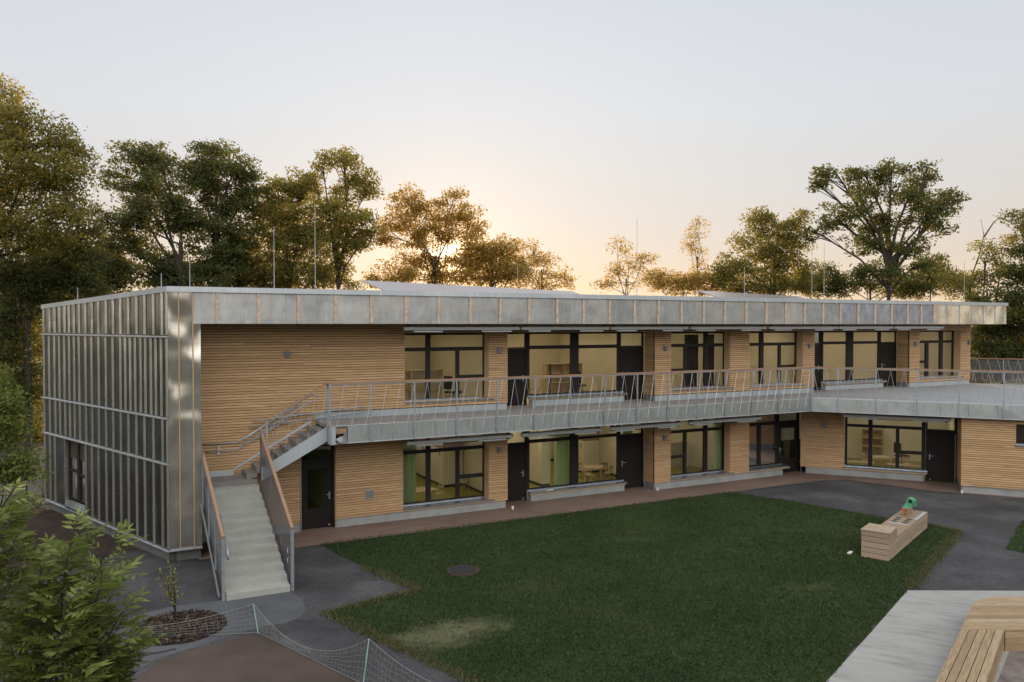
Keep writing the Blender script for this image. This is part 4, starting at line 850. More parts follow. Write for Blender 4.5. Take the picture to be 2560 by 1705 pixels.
def solar(p0, dirv, n, L_, label):
    dirv = Vector(dirv).normalized(); nn = Vector((dirv.y, -dirv.x, 0))
    for i in range(n):
        a = p0 + dirv * (L_ * i); e = empty('solar_panel', a); tag(e, label(i), 'solar panel', 'solar panels on the roof')
        b = dirv * (L_ - .02); h = nn * 1.25 - UP * .40; t = UP * .035
        MB().hexa([a + h, a + b + h, a + b, a, a + h + t, a + b + h + t, a + b + t, a + t]).build('panel', M_solar, e)
        m = MB(); q = Vector((a.x, a.y, 7.15)); m.bar(q, a, .04, .04); m.bar(q, a + h, .04, .04); m.bar(Vector(((a + h).x, (a + h).y, 7.15)), a + h, .04, .04); m.build('frame', M_alu, e)
onm = ['first', 'second', 'third', 'fourth', 'fifth', 'sixth', 'seventh', 'eighth', 'ninth']
solar(Vector((-5.27, 28.0, 8.03)), (.66, .75, 0), 7, 1.75, lambda i: f'tilted solar panel, {onm[i]} from the left in the long centre row')
solar(Vector((8.6, 37.0, 8.06)), (.70, .71, 0), 6, 1.75, lambda i: f'tilted solar panel, {onm[i]} from the left in the short right row')

# ------------------------------------------------------------------ courtyard things
# play box with marble chute
PBX = empty('play_table_box', (10.35, 21.75, 0)); tag(PBX, 'low wooden play box with raised end block, standing on the lawn', 'play box')
pd = Vector((13.31 - 10.35, 25.38 - 21.75, 0)).normalized(); pn = Vector((pd.y, -pd.x, 0)); pb0 = Vector((10.35, 21.75, 0))
def FP(a, b, z): return pb0 + pd * a - pn * b + UP * z
M_box = wood_mat("box_timber", math.atan2(pd.y, pd.x), [(.28, .20, .128), (.355, .262, .172), (.43, .33, .228)], objrand=True)
for (a0, a1, z0, z1) in ((0, .86, .76, .78),): MB().box(FP, a0 - .02, a1, -.02, .74, z0, z1).build('lid', M_box, PBX)
zz = [0, .15, .30, .455, .61, .757]
for a, b in zip(zz, zz[1:]): MB().box(FP, .0, .85, 0.0, .72, a + .007, b - .007).build('board', M_box, PBX)
MB().box(FP, .01, .84, .01, .71, 0.001, .75).build('core', M_dark, PBX); MB().box(FP, .86, 4.64, .014, .706, 0.001, .48).build('core', M_dark, PBX)
for a, b in zip((0, .165, .33), (.165, .33, .487)): MB().box(FP, .853, 4.66, .004, .716, a + .007, b - .006).build('board', M_box, PBX)
MB().box(FP, .851, 4.68, -.01, .73, .49, .51).build('top', M_box, PBX)
MB().box(FP, 2.42, 2.52, .12, .62, .511, .524).build('strip', M_alu, PBX); MB().box(FP, 3.3, 4.6, .01, .10, .511, .52).build('strip', M_alu, PBX)
hm = MB()
for i in range(3):
    for b in (.22, .52): hm.tube([FP(2.72 + .27 * i, b, .508), FP(2.72 + .27 * i, b, .516)], .085, 16)
hm.build('cup_holes', M_black, PBX)
CH = empty('marble_chute', FP(3.6, .4, .51)); tag(CH, 'green and orange half-pipe chute on posts on top of the play box', 'chute')
M_green = plain("green_lacquer", (.08, .30, .17), .4, 0, .1); M_or = plain("orange_stained_wood", (.38, .12, .04), .6)
ca, cb = FP(3.50, .40, .70), FP(4.22, .40, .80); cd = (cb - ca).normalized(); cs_ = Vector((cd.y, -cd.x, 0)).normalized(); cu = cs_.cross(cd)
m = MB(); n = 10
for i in range(n):
    t0, t1 = math.pi * (1 + i / n), math.pi * (1 + (i + 1) / n)
    pts = [(r * math.cos(t), r * math.sin(t)) for t in (t0, t1) for r in (.095, .08)]
    P8 = [q + cs_ * x + cu * (y + .075) for q in (ca, cb) for (x, y) in (pts[0], pts[1], pts[3], pts[2])]
    m.hexa(P8)
m.build('half_pipe', M_green, CH)
m = MB(); n = 18
for i in range(n):
    t0, t1 = 2 * math.pi * i / n, 2 * math.pi * (i + 1) / n
    m.hexa([q + cs_ * (r * math.cos(t)) + cu * (r * math.sin(t) + .08) for q in (cb - cd * .06, cb + cd * .10) for (r, t) in ((.112, t0), (.065, t0), (.065, t1), (.112, t1))])
m.build('pipe_ring', M_green, CH); MB().tube([cb + cu * .08, cb + cu * .08 + cd * .06], .066, 16).build('pipe_hole', M_black, CH)
MB().tube([cb + cd * .05 + cu * .05, cb + cd * .50 - UP * .05, cb + cd * .56 - UP * .25], .06, 12).build('down_pipe', M_green, CH)
f0 = ca - cd * .02
MB().hexa([f0 - cs_ * .03 - cu * .10, f0 + cs_ * .03 - cu * .10, f0 + cs_ * .03 - cu * .10 + cd * .03, f0 - cs_ * .03 - cu * .10 + cd * .03, f0 - cs_ * .10 + cu * .08, f0 + cs_ * .10 + cu * .08, f0 + cs_ * .10 + cu * .08 + cd * .03, f0 - cs_ * .10 + cu * .08 + cd * .03]).build('end_plate', M_or, CH)
MB().bar(ca - cu * .06 + cd * .035, cb - cu * .06, .11, .08).build('beam', M_box, CH)
for q in (.04, .62): MB().box(FP, 3.5 + q, 3.6 + q, .345, .455, .511, .60 + .1 * q).build('support_post', M_box, CH)
wo_ = MB().bar((9.55, 22.45, .02), (9.70, 22.62, .02), .09, .04).build('water_outlet', M_white, None); tag(wo_, 'small white outlet lying in the grass beside the play box', 'outlet')
# bench platform
BC = [(.265, .175, .095), (.355, .25, .14), (.44, .33, .205)]
M_bench = wood_mat("bench_boards", R(53), BC, objrand=True)
M_bench2 = wood_mat("bench_deck_boards", 0, BC, objrand=True)
BP = empty('bench_platform', (10.3, 16.5, 0)); tag(BP, 'L-shaped larch seating platform around a sunken pit on the concrete slab', 'bench')
bo = Vector((10.36, 17.64, 0)); bd = Vector((-1.4, -1.87, 0)).normalized(); bp = Vector((-bd.y, bd.x, 0))
def FB(a, b, z): return bo + bd * a + bp * b + UP * z
inner = Vector((9.81, 15.69, 0))
BH = .45
# long side boards (run towards the viewer), cut at the platform's front line y = 15.69
for i in range(5):
    w = .70 / 5; s0, s1 = i * w + .006, (i + 1) * w - .006
    def cut(b):      # where the board meets the platform line
        return (15.70 - (bo + bp * b).y) / bd.y
    MB().hexa([FB(cut(s0), s0, BH - .045), FB(cut(s1), s1, BH - .045), FB(7.5, s1, BH - .045), FB(7.5, s0, BH - .045), FB(cut(s0), s0, BH), FB(cut(s1), s1, BH), FB(7.5, s1, BH), FB(7.5, s0, BH)]).build('seat_board', M_bench, BP, bevel=.004)
# deck boards run along x
ys = [15.70 + i * .1925 for i in range(11)]
for i, (ya, yb) in enumerate(zip(ys, ys[1:])):
    def left(y): return (bo + bd * ((y - bo.y) / bd.y)).x
    la, lb_ = left(ya), left(yb); r = (0, 0)
    if i == 9: la, lb_ = la + .12, lb_ + .45
    if i == 8: lb_ = lb_ + .12
    MB().hexa([(la, ya + .006, BH - .045), (15.2, ya + .006, BH - .045), (15.2, yb - .006, BH - .045), (lb_, yb - .006, BH - .045), (la, ya + .006, BH + .002), (15.2, ya + .006, BH + .002), (15.2, yb - .006, BH + .002), (lb_, yb - .006, BH + .002)]).build('deck_board', M_bench2, BP, bevel=.004)
for i in range(3):
    MB().box(FX, inner.x + .0, 15.2, 15.715, 15.75, .005 + i * .135, .005 + i * .135 + .128).build('riser_board', M_bench2, BP)
    MB().hexa([FB(1.1, .665, .005 + i * .135), FB(7.4, .665, .005 + i * .135), FB(7.4, .695, .005 + i * .135), FB(1.1, .695, .005 + i * .135)] + [FB(q, b_, .005 + i * .135 + .128) for q, b_ in ((1.1, .665), (7.4, .665), (7.4, .695), (1.1, .695))]).build('riser_board', M_bench, BP)
MB().hexa([FB(.45, .01, .01), FB(7.4, .01, .01), FB(7.4, .65, .01), FB(.8, .65, .01), FB(.45, .01, .40), FB(7.4, .01, .40), FB(7.4, .65, .40), FB(.8, .65, .40)]).build('core', M_dark, BP)
MB().prism([(10.5, 17.2), (11.1, 17.5), (15.1, 17.5), (15.1, 15.76), (9.95, 15.76), (9.75, 16.4)], .01, .40).build('core', M_dark, BP)
sheet('sunken_pit', [(9.9, 15.72), (15.2, 15.72), (15.2, 11), (6.2, 11)], .009, GM['sand'])
# mulch bed and sapling
mc = Vector((-7.17, 16.99, 0))
sheet('mulch_bed', [(mc.x + .975 * math.cos(t) * (1 + .012 * math.sin(5 * t)), mc.y + .975 * math.sin(t) * (1 + .01 * math.cos(7 * t))) for t in np.linspace(0, 2 * math.pi, 64, endpoint=False)], .0015, GM['mulch'])
def chips():
    g = np.random.default_rng(5); n = 2600; r = .96 * np.sqrt(g.random(n)); t = g.uniform(0, 6.283, n); a = g.uniform(0, 3.14, n); l = g.uniform(.02, .055, n); w = g.uniform(.006, .014, n)
    c = np.stack([mc.x + r * np.cos(t), mc.y + r * np.sin(t), g.uniform(.01, .05, n)], 1); d1 = np.stack([np.cos(a) * l, np.sin(a) * l, g.normal(0, .012, n)], 1); d2 = np.stack([-np.sin(a) * w, np.cos(a) * w, g.normal(0, .006, n)], 1)
    V = np.stack([c - d1 - d2, c + d1 - d2, c + d1 + d2, c - d1 + d2], 1).reshape(-1, 3)
    b = MatB("bark_chip"); at_ = b.n('ShaderNodeAttribute'); at_.attribute_name = 'tint'; mt = b.bsdf(b.ramp(at_.outputs['Fac'], [(0, (.022, .013, .009)), (.75, (.062, .038, .025)), (1, (.20, .13, .075))]), .9)
    return np_mesh('bark_mulch', V, np.arange(n * 4).reshape(-1, 4), mt, np.repeat(g.random(n) ** 1.6, 4))
tag(chips(), 'loose brown bark mulch filling the round planting bed', 'mulch', kind='stuff')
mh = empty('manhole_cover', (-1.285, 20.85, 0)); tag(mh, 'round dark manhole cover sunk in the lawn', 'manhole')
MB().tube([(-1.285, 20.85, -.03), (-1.285, 20.85, .062)], .37, 32).build('lid', M_black, mh); MB().tube([(-1.285, 20.85, -.03), (-1.285, 20.85, .05)], .43, 32).build('ring', M_dark, mh)
# loose sports net on green posts
NF = empty('net_fence', (-5.35, 16.64, 0)); tag(NF, 'sagging grey rope net on pale green stakes at the edge of the clay court', 'net fence')
M_post = plain("pale_green_stake", (.33, .50, .42), .5); M_rope = plain("grey_rope", (.20, .20, .195), .8)
nb = [gp(322, 1600), gp(645.4, 1583), gp(908, 1712), gp(1290, 1880)]; ntp = [nb[0] + UP * .25, at(633.5, 1509, nb[1].y), at(922.6, 1596, nb[2].y), nb[3] + UP * .85]
MB().tube([nb[1], ntp[1]], .011, 8).build('stake', M_post, NF); MB().tube([nb[2], ntp[2]], .011, 8).build('stake', M_post, NF); MB().tube([nb[3], ntp[3]], .014, 8).build('stake', M_post, NF)
m = MB(); g = np.random.default_rng(9); sag = [.10, .55, .32]; NH = 6
for s in range(3):
    nl = int((nb[s + 1] - nb[s]).length / .11); grid = []
    for i in range(nl + 1):
        q = i / nl; top = ntp[s].lerp(ntp[s + 1], q) - UP * (sag[s] * 4 * q * (1 - q)); bot = nb[s].lerp(nb[s + 1], q) + UP * .015
        if top.z < .08: top.z = .08
        off = Vector((math.sin(i * .9), math.cos(i * 1.3), 0)) * .02
        grid.append([bot.lerp(top, k / NH) + off * math.sin(math.pi * k / NH) + Vector((g.normal(0, .012), g.normal(0, .012), 0)) * (0 < k < NH) for k in range(NH + 1)])
    for k in range(NH + 1): m.tube([c[k] for c in grid], .006 if k in (0, NH) else .0026, 4, cap=False)
    for c in grid[::1]: m.tube(c, .0024, 3, cap=False)
m.build('rope_net', M_rope, NF)
st_ = MB().tube([gp(345, 1636), gp(395, 1632), gp(440, 1622)], .018, 7).build('wooden_stick', M_bark, None); tag(st_, 'thin brown stick with scraps of paper lying on the pale paving', 'stick')
# fence and things at the far left
GF = empty('garden_fence', gp(67, 1268)); tag(GF, 'low dark wire garden fence with slim posts left of the metal gable', 'fence')
fa = gp(67, 1268); fdir = Vector((-.97, .12, 0)).normalized()
for i in range(-1, 6):
    p = fa + fdir * (2.0 * i) if i >= 0 else fa - fdir * .75
    if i >= 0: MB().tube([p, p + UP * 1.55], .035, 8).build('post', M_black, GF)
m = MB()
for z in [.08 + .2 * k for k in range(7)]: m.tube([fa - fdir * .75 + UP * z, fa + fdir * 10 + UP * z], .004, 3, cap=False)
for i in range(110): m.tube([fa + fdir * (.1 * i - .75) + UP * .08, fa + fdir * (.1 * i - .75) + UP * 1.28], .0025, 3, cap=False)
m.build('wire_mesh', M_lamp, GF)

# ------------------------------------------------------------------ trees
def leaf_quads(C, size, g, droop=.0, aspect=.55):
    """a rhombic leaf at each centre, random orientation biased to horizontal"""
    n = len(C); a = g.normal(size=(n, 3)); a /= np.linalg.norm(a, axis=1)[:, None]; b = g.normal(size=(n, 3)); b[:, 2] *= .6
    b -= a * (a * b).sum(1)[:, None]; b /= np.linalg.norm(b, axis=1)[:, None] + 1e-9
    L_ = size * g.uniform(.6, 1.3, n)[:, None]; w = L_ * aspect; a = a * L_ * .5; b = b * w * .5; a[:, 2] -= droop * L_[:, 0]
    return np.stack([C - a, C + b - a * .1, C + a, C - b - a * .1], 1).reshape(-1, 3)
def tree(name, label, base, blobs, dist, trunk_top, leaf=.25, dens=1.0, mat=None, seed=1, trunk_r=.25, cl=.5, per=95, thin=1.0, group=None, fork=3):
    """blobs: (px,py,rx,ry) in photo pixels; they become ellipsoids of foliage clumps at distance dist"""
    g = np.random.default_rng(seed); mat = mat or M_leaf; s = dist / _F
    e = empty(name, base); tag(e, label, 'tree', group)
    tr = MB(); tt = Vector(trunk_top); base = Vector(base); mid = base.lerp(tt, .5) + Vector((g.normal(0, .15), g.normal(0, .15), 0))
    trunk_r *= .68; path = [base, mid, tt]; tr.tube(path, trunk_r, 8, trunk_r * .62)
    CC = []; TT = []; tone = g.uniform(-.06, .06)
    for (px, py, rx, ry) in blobs:
        c = at(px, py, dist + g.uniform(-1, 1) * rx * s * .35); RX, RZ_ = rx * s * 1.1, ry * s * 1.08; RY = min(RX, RZ_ * 1.2) * .9
        start = path[-1].lerp(path[-2], g.uniform(0, .6)); k1 = start.lerp(c, .5) + Vector((g.normal(0, .25), g.normal(0, .25), g.uniform(0, .5) * RZ_ * .4))
        r0 = trunk_r * .45 * min(1, .4 + RX / 3); tr.tube([start, k1, c], r0, 6, r0 * .4)
        vol = RX * RZ_ * 3.14; ncl = max(6, int(vol * 4.4 * dens))
        u = g.normal(size=(ncl, 3)); u /= np.linalg.norm(u, axis=1)[:, None]; rad = g.random(ncl) ** .42
        P = u * rad[:, None] * np.array([RX, RY, RZ_]) * np.array([1, 1, 1]) + np.array(c)
        for q in P[:: max(1, ncl // 7)]:
            qv = Vector(q); b0 = k1.lerp(c, g.uniform(.3, 1)); mm = b0.lerp(qv, .55) + Vector((0, 0, g.uniform(-.1, .25)))
            tr.tube([b0, mm, qv], r0 * .33, 4, .012, cap=False)
        sz = g.uniform(.55, 1.25, ncl) * cl
        pn_ = np.maximum(5, (per * (sz / cl) ** 1.6 * thin)).astype(int); rep = np.repeat(np.arange(ncl), pn_); m = len(rep)
        off = np.clip(g.normal(size=(m, 3)), -1.7, 1.7) * np.array([.66, .66, .36]) * sz[rep][:, None]; off[:, 2] -= .12 * (off[:, 0] ** 2 + off[:, 1] ** 2); CC.append(P[rep] + off)
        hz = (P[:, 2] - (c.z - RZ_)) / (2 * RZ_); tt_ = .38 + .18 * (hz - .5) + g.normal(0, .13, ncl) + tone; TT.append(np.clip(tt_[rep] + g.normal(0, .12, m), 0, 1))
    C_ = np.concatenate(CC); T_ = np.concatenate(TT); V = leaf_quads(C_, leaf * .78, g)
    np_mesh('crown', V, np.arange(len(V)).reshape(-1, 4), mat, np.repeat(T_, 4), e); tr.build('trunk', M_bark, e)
    return len(C_)
k = 1.0875
def D_(lst): return [(a * k, b * k, c * k, d * k) for a, b, c, d in lst]     # overview pixels -> photo pixels
def ground_at(px, dist): p = at(px * k, 812, dist); return Vector((p.x, p.y, 0))
def T(label, blobs, px, topy, dist, **kw):
    b = ground_at(px, dist); tt = at(px * k, topy * k, dist)
    return tree('broadleaf_tree', label, b, D_(blobs), dist, tt, group='trees around the school', **kw)
n = 0
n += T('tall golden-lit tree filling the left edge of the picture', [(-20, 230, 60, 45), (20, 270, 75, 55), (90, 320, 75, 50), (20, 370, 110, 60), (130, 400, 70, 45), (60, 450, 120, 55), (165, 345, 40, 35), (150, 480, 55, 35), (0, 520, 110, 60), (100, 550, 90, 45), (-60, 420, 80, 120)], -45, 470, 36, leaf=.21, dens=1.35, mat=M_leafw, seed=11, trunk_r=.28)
n += T('dark understorey tree at the corner of the metal gable', [(130, 690, 60, 40), (200, 650, 60, 45), (260, 640, 50, 40), (60, 640, 60, 40), (170, 600, 50, 40), (230, 585, 35, 35)], 200, 640, 47, leaf=.24, dens=1.5, seed=31, trunk_r=.15)
n += T('dark understorey tree just behind the roof left of the tall lightning rods', [(430, 620, 50, 40), (380, 650, 50, 30), (500, 645, 60, 30), (560, 620, 50, 45), (610, 650, 50, 25), (540, 570, 40, 35)], 480, 640, 49, leaf=.24, dens=1.5, seed=32, trunk_r=.15)
n += T('low leafy tree behind the roof between the rods and the sun', [(690, 650, 50, 22), (740, 640, 40, 28), (800, 650, 35, 18), (640, 640, 40, 30)], 720, 650, 52, leaf=.23, dens=1.3, mat=M_leafw, seed=33, trunk_r=.12)
n += T('dense dark tree below the golden crown left of the metal gable', [(30, 620, 90, 55), (120, 640, 80, 50), (40, 710, 90, 55), (20, 780, 80, 55), (60, 860, 80, 60), (0, 930, 80, 60), (190, 560, 50, 60), (200, 640, 50, 45)], 60, 640, 38.5, leaf=.22, dens=1.7, seed=12, trunk_r=.3)
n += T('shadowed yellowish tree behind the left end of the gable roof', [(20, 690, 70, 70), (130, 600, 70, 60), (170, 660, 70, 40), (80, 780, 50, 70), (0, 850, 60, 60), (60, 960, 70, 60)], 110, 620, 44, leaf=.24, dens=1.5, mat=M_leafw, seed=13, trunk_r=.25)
n += T('broad spreading tree with a forked trunk left of centre', [(320, 355, 60, 32), (370, 385, 50, 35), (300, 430, 60, 45), (380, 450, 60, 40), (330, 500, 80, 35), (290, 560, 60, 40), (270, 610, 60, 45), (360, 600, 50, 40), (420, 500, 40, 40), (240, 500, 30, 30)], 415, 560, 46, leaf=.24, dens=1.5, seed=14, trunk_r=.3)
n += T('tall dense dark tree standing right of the forked tree', [(490, 345, 40, 30), (460, 390, 45, 40), (540, 385, 50, 40), (500, 440, 80, 50), (470, 510, 70, 50), (550, 500, 45, 50), (510, 580, 80, 45), (470, 635, 80, 35), (565, 440, 25, 40), (400, 630, 50, 30)], 500, 520, 47, leaf=.24, dens=1.45, seed=15, trunk_r=.34)
n += T('lighter green tree behind the two tall lightning rods', [(640, 440, 45, 35), (690, 430, 50, 35), (620, 490, 40, 40), (680, 500, 60, 40), (640, 560, 60, 40), (710, 560, 50, 40), (670, 620, 70, 35), (590, 610, 40, 40)], 660, 600, 48, leaf=.25, dens=1.5, mat=M_leafw, seed=16, trunk_r=.3)
n += T('upright tree with bare twisted top left of the sun', [(740, 372, 24, 18), (790, 375, 35, 25), (805, 420, 30, 35), (850, 420, 22, 40), (770, 480, 50, 40), (815, 520, 50, 40), (760, 550, 50, 45), (830, 560, 30, 30), (720, 420, 18, 22), (790, 610, 22, 25), (745, 620, 30, 30)], 772, 560, 47, leaf=.23, dens=1.6, mat=M_leafw, seed=17, trunk_r=.33)
n += T('low round bush tree just left of the sun above the solar panels', [(900, 630, 45, 22), (860, 640, 25, 18), (935, 640, 30, 20)], 900, 650, 50, leaf=.22, dens=1.4, mat=M_leafg, seed=18, trunk_r=.12)
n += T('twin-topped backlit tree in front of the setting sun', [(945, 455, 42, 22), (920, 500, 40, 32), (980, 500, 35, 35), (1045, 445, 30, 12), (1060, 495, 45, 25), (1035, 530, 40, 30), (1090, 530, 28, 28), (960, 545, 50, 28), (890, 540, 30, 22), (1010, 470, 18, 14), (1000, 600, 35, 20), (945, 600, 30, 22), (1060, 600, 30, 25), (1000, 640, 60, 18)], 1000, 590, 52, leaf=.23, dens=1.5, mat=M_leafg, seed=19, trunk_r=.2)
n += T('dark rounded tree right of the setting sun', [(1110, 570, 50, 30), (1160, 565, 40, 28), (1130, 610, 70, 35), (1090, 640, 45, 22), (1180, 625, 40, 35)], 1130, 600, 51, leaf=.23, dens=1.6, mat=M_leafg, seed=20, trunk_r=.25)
n += T('thin airy tree at the gap of open sky', [(1225, 575, 28, 22), (1255, 600, 35, 25), (1210, 620, 30, 30), (1270, 640, 40, 25), (1305, 640, 18, 28), (1240, 655, 50, 18)], 1245, 620, 56, leaf=.22, dens=1.1, mat=M_leafg, seed=21, trunk_r=.14, per=60)
n += T('slender see-through tree alone right of the open sky', [(1425, 565, 22, 20), (1445, 600, 45, 28), (1415, 620, 28, 20), (1480, 590, 25, 22), (1440, 645, 55, 18), (1395, 655, 24, 14), (1490, 640, 20, 20)], 1440, 640, 56, leaf=.22, dens=.62, mat=M_leafg, seed=22, trunk_r=.13, per=52)
n += T('low dark shrub tree under the narrow spire tree', [(1520, 640, 30, 25), (1560, 650, 50, 25), (1620, 650, 45, 25), (1590, 640, 40, 18)], 1570, 650, 55, leaf=.22, dens=1.4, mat=M_leafg, seed=23, trunk_r=.12)
n += T('very narrow spire-like tree against the sky', [(1600, 510, 17, 14), (1603, 540, 20, 18), (1605, 575, 22, 18), (1602, 610, 24, 18), (1590, 565, 10, 12)], 1603, 590, 57, leaf=.2, dens=.75, mat=M_leafg, seed=24, trunk_r=.12, per=46)
n += T('wide yellowish ash tree left of the large oak', [(1740, 500, 40, 22), (1790, 520, 50, 30), (1830, 500, 30, 20), (1745, 560, 55, 40), (1820, 570, 50, 40), (1700, 610, 50, 35), (1770, 630, 60, 35), (1850, 630, 40, 40), (1665, 640, 25, 30)], 1780, 600, 54, leaf=.25, dens=1.1, mat=M_leafw, seed=25, trunk_r=.24)
n += T('large spreading oak rising above the right end of the roof', [(2050, 390, 45, 28), (1990, 405, 50, 28), (1920, 395, 40, 18), (1880, 425, 28, 16), (2130, 410, 40, 28), (2180, 460, 38, 30), (2090, 450, 60, 35), (1980, 460, 55, 35), (1920, 500, 55, 28), (2040, 510, 60, 35), (2130, 510, 45, 35), (1990, 560, 55, 30), (2080, 570, 50, 35), (1870, 530, 25, 22), (2030, 620, 60, 32), (2150, 480, 40, 30), (2105, 610, 35, 25)], 2045, 570, 52, leaf=.26, dens=.85, seed=26, trunk_r=.42)
n += T('bushy undergrowth tree at the foot of the large oak', [(1930, 650, 50, 28), (1990, 650, 40, 25), (2090, 650, 60, 28), (2140, 620, 35, 35), (1900, 640, 30, 30)], 2000, 660, 56, leaf=.23, dens=1.3, seed=27, trunk_r=.15)
n += T('half-bare tree with crooked branches near the right edge', [(2270, 580, 30, 25), (2300, 620, 35, 30), (2250, 640, 30, 30), (2330, 560, 20, 25), (2190, 640, 30, 30)], 2265, 600, 50, leaf=.22, dens=.9, mat=M_leafw, seed=28, trunk_r=.16)
n += T('tall tree cut by the right edge of the picture', [(2350, 510, 35, 25), (2370, 570, 40, 40), (2340, 640, 40, 40), (2380, 690, 60, 60), (2300, 700, 50, 50)], 2365, 640, 47, leaf=.23, dens=1.2, seed=29, trunk_r=.22)
n += T('dense dark tree behind the terrace at the right end of the building', [(2270, 760, 50, 50), (2330, 750, 50, 60), (2280, 820, 60, 45), (2350, 820, 50, 45), (2240, 700, 25, 40), (2390, 780, 50, 80), (2250, 860, 40, 30)], 2300, 740, 49, leaf=.23, dens=1.6, seed=30, trunk_r=.22)
n += T('low bushy tree behind the roof under the yellowish ash', [(1690, 655, 45, 25), (1740, 660, 50, 25), (1810, 660, 50, 25), (1870, 655, 40, 28)], 1770, 660, 58, leaf=.23, dens=1.3, mat=M_leafw, seed=34, trunk_r=.12)
n += T('low bushy tree behind the roof right of the large oak', [(2110, 655, 45, 30), (2160, 640, 40, 35), (2210, 660, 40, 28), (2060, 665, 40, 20)], 2140, 660, 58, leaf=.23, dens=1.3, mat=M_leafw, seed=35, trunk_r=.12)
# bare limbs near the right edge
bt = MB(); 
for pts in ([(2228, 690), (2232, 640), (2250, 590), (2262, 540), (2255, 505)], [(2262, 545), (2285, 510), (2300, 500)], [(2290, 690), (2300, 620), (2335, 580), (2350, 545)], [(2300, 620), (2275, 570), (2268, 560)]):
    bt.tube([at(a * k, b * k, 50.5) for a, b in pts], .05, 6, .015)
o = bt.build('bare_tree', M_bark, None); tag(o, 'leafless crooked branches rising beside the last lightning rod', 'tree', 'trees around the school')
# nearer feathery tree at the left edge
n += tree('broadleaf_tree', 'bright green feathery tree at the left edge in front of the gable', gp(-70, 1420), D_([(-10, 880, 38, 38), (15, 935, 50, 35), (25, 995, 55, 38), (35, 1050, 52, 38), (0, 1080, 75, 38), (-30, 960, 60, 80), (25, 1100, 60, 28), (-10, 910, 45, 45)]), 19.5, at(-60, 1150, 19.5), leaf=.11, dens=6.5, mat=M_leaff, seed=41, trunk_r=.09, cl=.24, per=55, group='trees around the school')

# foreground ash saplings with pinnate leaves
def pinnate(name, label, stems, dist, seed, nleaf, size):
    g = np.random.default_rng(seed); e = empty(name, stems[0][0]); tag(e, label, 'shrub'); tr = MB(); V = []; Tn = []
    def leaflet(p, d, s, up, t):
        side = np.cross(d, up); side /= np.linalg.norm(side) + 1e-9; w = s * .145; dr = np.array([0, 0, -.10 * s])
        V.extend([p, p + d * s * .4 + side * w, p + d * s + dr, p + d * s * .4 - side * w]); Tn.extend([t] * 4)
    for base_, tip, nl, w in STEMS[name + str(seed)]:
        b0, t0 = np.array(base_), np.array(tip); L_ = np.linalg.norm(t0 - b0); bend = g.normal(0, .06, 3) * L_
        pth = [Vector(b0 + (t0 - b0) * q + bend * math.sin(q * 3.14) ) for q in np.linspace(0, 1, 6)]; tr.tube(pth, w, 6, .006)
        nl = int(nl * .8)
        for i in range(nl):
            q = 1 - (i / nl) ** .9 * .95; bp_ = b0 + (t0 - b0) * q + bend * math.sin(q * 3.14); ax = (t0 - b0) / L_; az = g.uniform(0, 6.283)
            perp = np.array([math.cos(az), math.sin(az), g.uniform(-.1, .35)]); up_b = 1.0 if q > .93 else .6; d = perp + ax * up_b; d /= np.linalg.norm(d)
            RL = size * g.uniform(.75, 1.25) * (.7 if q > .95 else 1); tone = np.clip(.35 + .35 * (q - .4) + g.normal(0, .13), 0, 1)
            rv = [Vector(bp_ + d * RL * x + np.array([0, 0, -.22 * RL * x * x])) for x in (0, .5, 1)]; tr.tube(rv, .0035, 3, .002, cap=False)
            sd_ = np.cross(d, [0, 0, 1.0]); sd_ /= np.linalg.norm(sd_) + 1e-9; up = np.cross(sd_, d); up = up + g.normal(0, .25, 3); up /= np.linalg.norm(up)
            for j in range(4):
                x = .30 + .19 * j; p = bp_ + d * RL * x + np.array([0, 0, -.22 * RL * x * x])
                for s in (-1, 1):
                    dd = d * .62 + sd_ * s * .85 + np.array([0, 0, g.normal(-.12, .15)]); dd /= np.linalg.norm(dd); leaflet(p, dd, RL * .52 * (1 - .1 * abs(j - 1.5)), up, np.clip(tone + g.normal(0, .16), 0, 1))
            p = bp_ + d * RL + np.array([0, 0, -.22 * RL]); leaflet(p, d, RL * .42, up, tone)
    np_mesh('foliage', np.array(V), np.arange(len(V)).reshape(-1, 4), M_leaff, Tn, e); tr.build('stem', M_bark, e); return len(V) // 4
STEMS = {}
def px_stems(key, root, lst, dist):
    STEMS[key] = [(tuple(root.lerp(at(a * k, b * k, dist + dd), .35) if False else at(ra * k, rb * k, dist + dd * .5)), tuple(at(a * k, b * k, dist + dd)), nl, w) for (ra, rb, a, b, dd, nl, w) in lst]
px_stems('ash_sapling51', None, [(150, 1560, 170, 1215, 0, 60, .022), (215, 1560, 268, 1225, .2, 56, .02), (90, 1580, 95, 1305, -.4, 46, .018), (165, 1450, 235, 1310, -.3, 34, .012), (120, 1560, 60, 1400, -.5, 42, .016), (200, 1560, 285, 1400, .1, 44, .015), (210, 1580, 300, 1470, .2, 40, .013), (150, 1600, 150, 1380, -.6, 46, .016), (60, 1640, 20, 1480, -.7, 46, .015), (200, 1640, 240, 1480, -.3, 46, .015), (120, 1660, 110, 1480, -.8, 46, .015), (250, 1640, 270, 1530, 0, 40, .013), (30, 1640, 70, 1350, -.2, 46, .015), (180, 1640, 180, 1530, -.9, 42, .014), (60, 1660, 40, 1400, .3, 40, .014), (130, 1560, 120, 1270, .3, 44, .014), (190, 1560, 210, 1350, .35, 44, .014), (20, 1700, -20, 1400, 0, 40, .014), (230, 1640, 225, 1420, .4, 40, .014)], 8.8)
n += pinnate('ash_sapling', 'leafy green ash sapling in the bottom left corner', [(gp(160 * k, 1900),)], 8.8, 51, 0, .33)
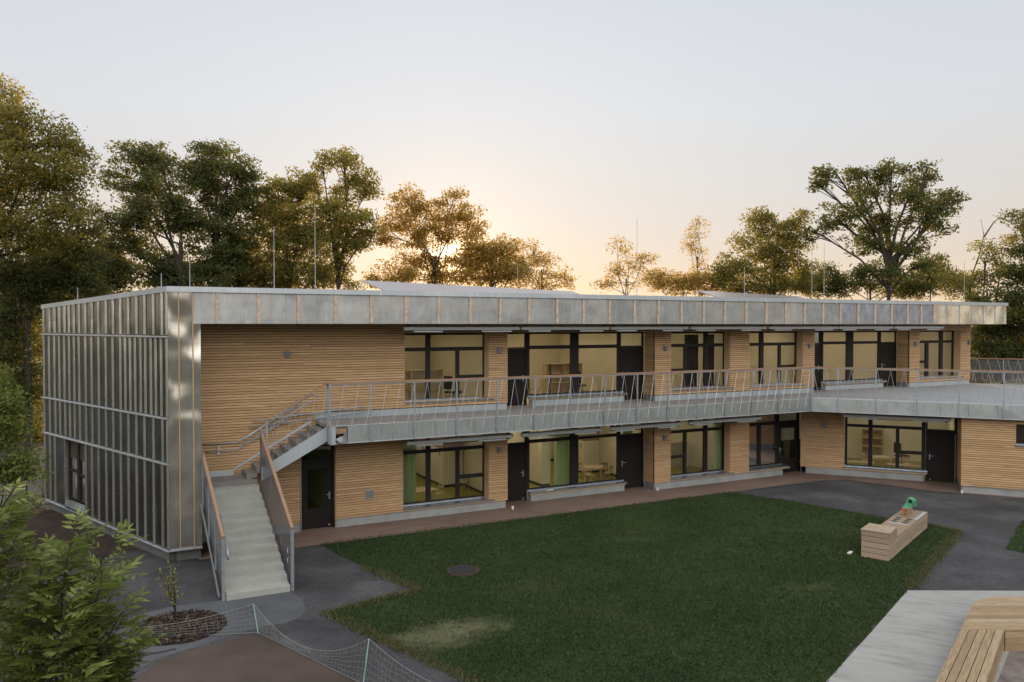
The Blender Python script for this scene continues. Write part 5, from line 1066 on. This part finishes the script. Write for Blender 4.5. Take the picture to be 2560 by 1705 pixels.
px_stems('ash_sapling52', None, [(-60, 1300, 35, 1120, 0, 40, .014), (-80, 1380, 40, 1190, .2, 40, .014), (-70, 1420, 25, 1260, .1, 40, .014), (-90, 1300, 10, 1090, .3, 16, .014), (-60, 1500, 20, 1330, 0, 40, .014)], 8.0)
n += pinnate('ash_sapling', 'ash branches reaching in at the left edge above the corner sapling', [(gp(-120, 1900),)], 8.0, 52, 0, .30)
# thin sapling in the mulch bed, weeds in the soil
def small_plant(name, label, p, h, nst, nl, leaf, mat, seed, spread=.25):
    g = np.random.default_rng(seed); e = empty(name, p); tag(e, label, 'plant'); tr = MB(); C = []
    for i in range(nst):
        a = g.uniform(0, 6.283); tip = Vector(p) + Vector((math.cos(a) * spread * g.uniform(.3, 1), math.sin(a) * spread * g.uniform(.3, 1), h * g.uniform(.65, 1))); md = Vector(p).lerp(tip, .5) + Vector((g.normal(0, .04), g.normal(0, .04), .05)); tr.tube([Vector(p), md, tip], .012, 5, .003)
        for q in g.uniform(.3, 1, nl): C.append(np.array(Vector(p).lerp(md, q * 2) if q < .5 else md.lerp(tip, q * 2 - 1)) + g.normal(0, .05 + .05 * (1 - q), 3))
    C = np.array(C); V = leaf_quads(C, leaf, g, aspect=.5); np_mesh('foliage', V, np.arange(len(V)).reshape(-1, 4), mat, np.repeat(np.clip(g.normal(.6, .2, len(C)), 0, 1), 4), e); tr.build('stem', M_bark, e)
small_plant('young_shrub', 'thin yellow-green sapling planted in the round mulch bed', gp(440, 1535), 1.15, 8, 24, .085, M_leafy, 61, .38)
small_plant('weed', 'low green weed clump growing in the dark soil by the gable', gp(80, 1390), .9, 9, 30, .12, M_leaf, 62, .5)
small_plant('weed', 'small sprouts at the foot of the gable plinth', gp(95, 1272), .4, 6, 14, .1, M_leaff, 63, .4)
small_plant('weed', 'tall weed sprigs beside the wire fence at the left', gp(108, 1250), 1.2, 6, 16, .1, M_leaf, 64, .3)
def belt():  # unseen trees, put in so metal and glass have something dark to reflect
    g = np.random.default_rng(77); C = []
    for az0, az1, r0, r1, h, m in ((R(-68), R(-100), 34, 48, 13, 5000), (R(-100), R(-180), 30, 44, 12, 9000), (R(100), R(180), 34, 48, 12, 9000), (R(62), R(100), 40, 55, 10, 4000)):
        az = g.uniform(min(az0, az1), max(az0, az1), m); r = g.uniform(r0, r1, m); top = h * (.72 + .28 * np.sin(az * 9) * np.sin(az * 23 + 1)); z = top * g.random(m) ** .75
        C.append(np.stack([np.sin(az) * r, np.cos(az) * r, z], 1))
    C = np.concatenate(C); V = leaf_quads(C, 1.5, g, aspect=.8)
    return np_mesh('unseen_tree_belt', V, np.arange(len(V)).reshape(-1, 4), M_leaf, np.repeat(np.clip(g.normal(.4, .18, len(C)), 0, 1), 4))
tag(belt(), 'unseen belt of dark trees put in on the viewer side for reflections', 'trees', kind='stuff')
print('leaves', n)
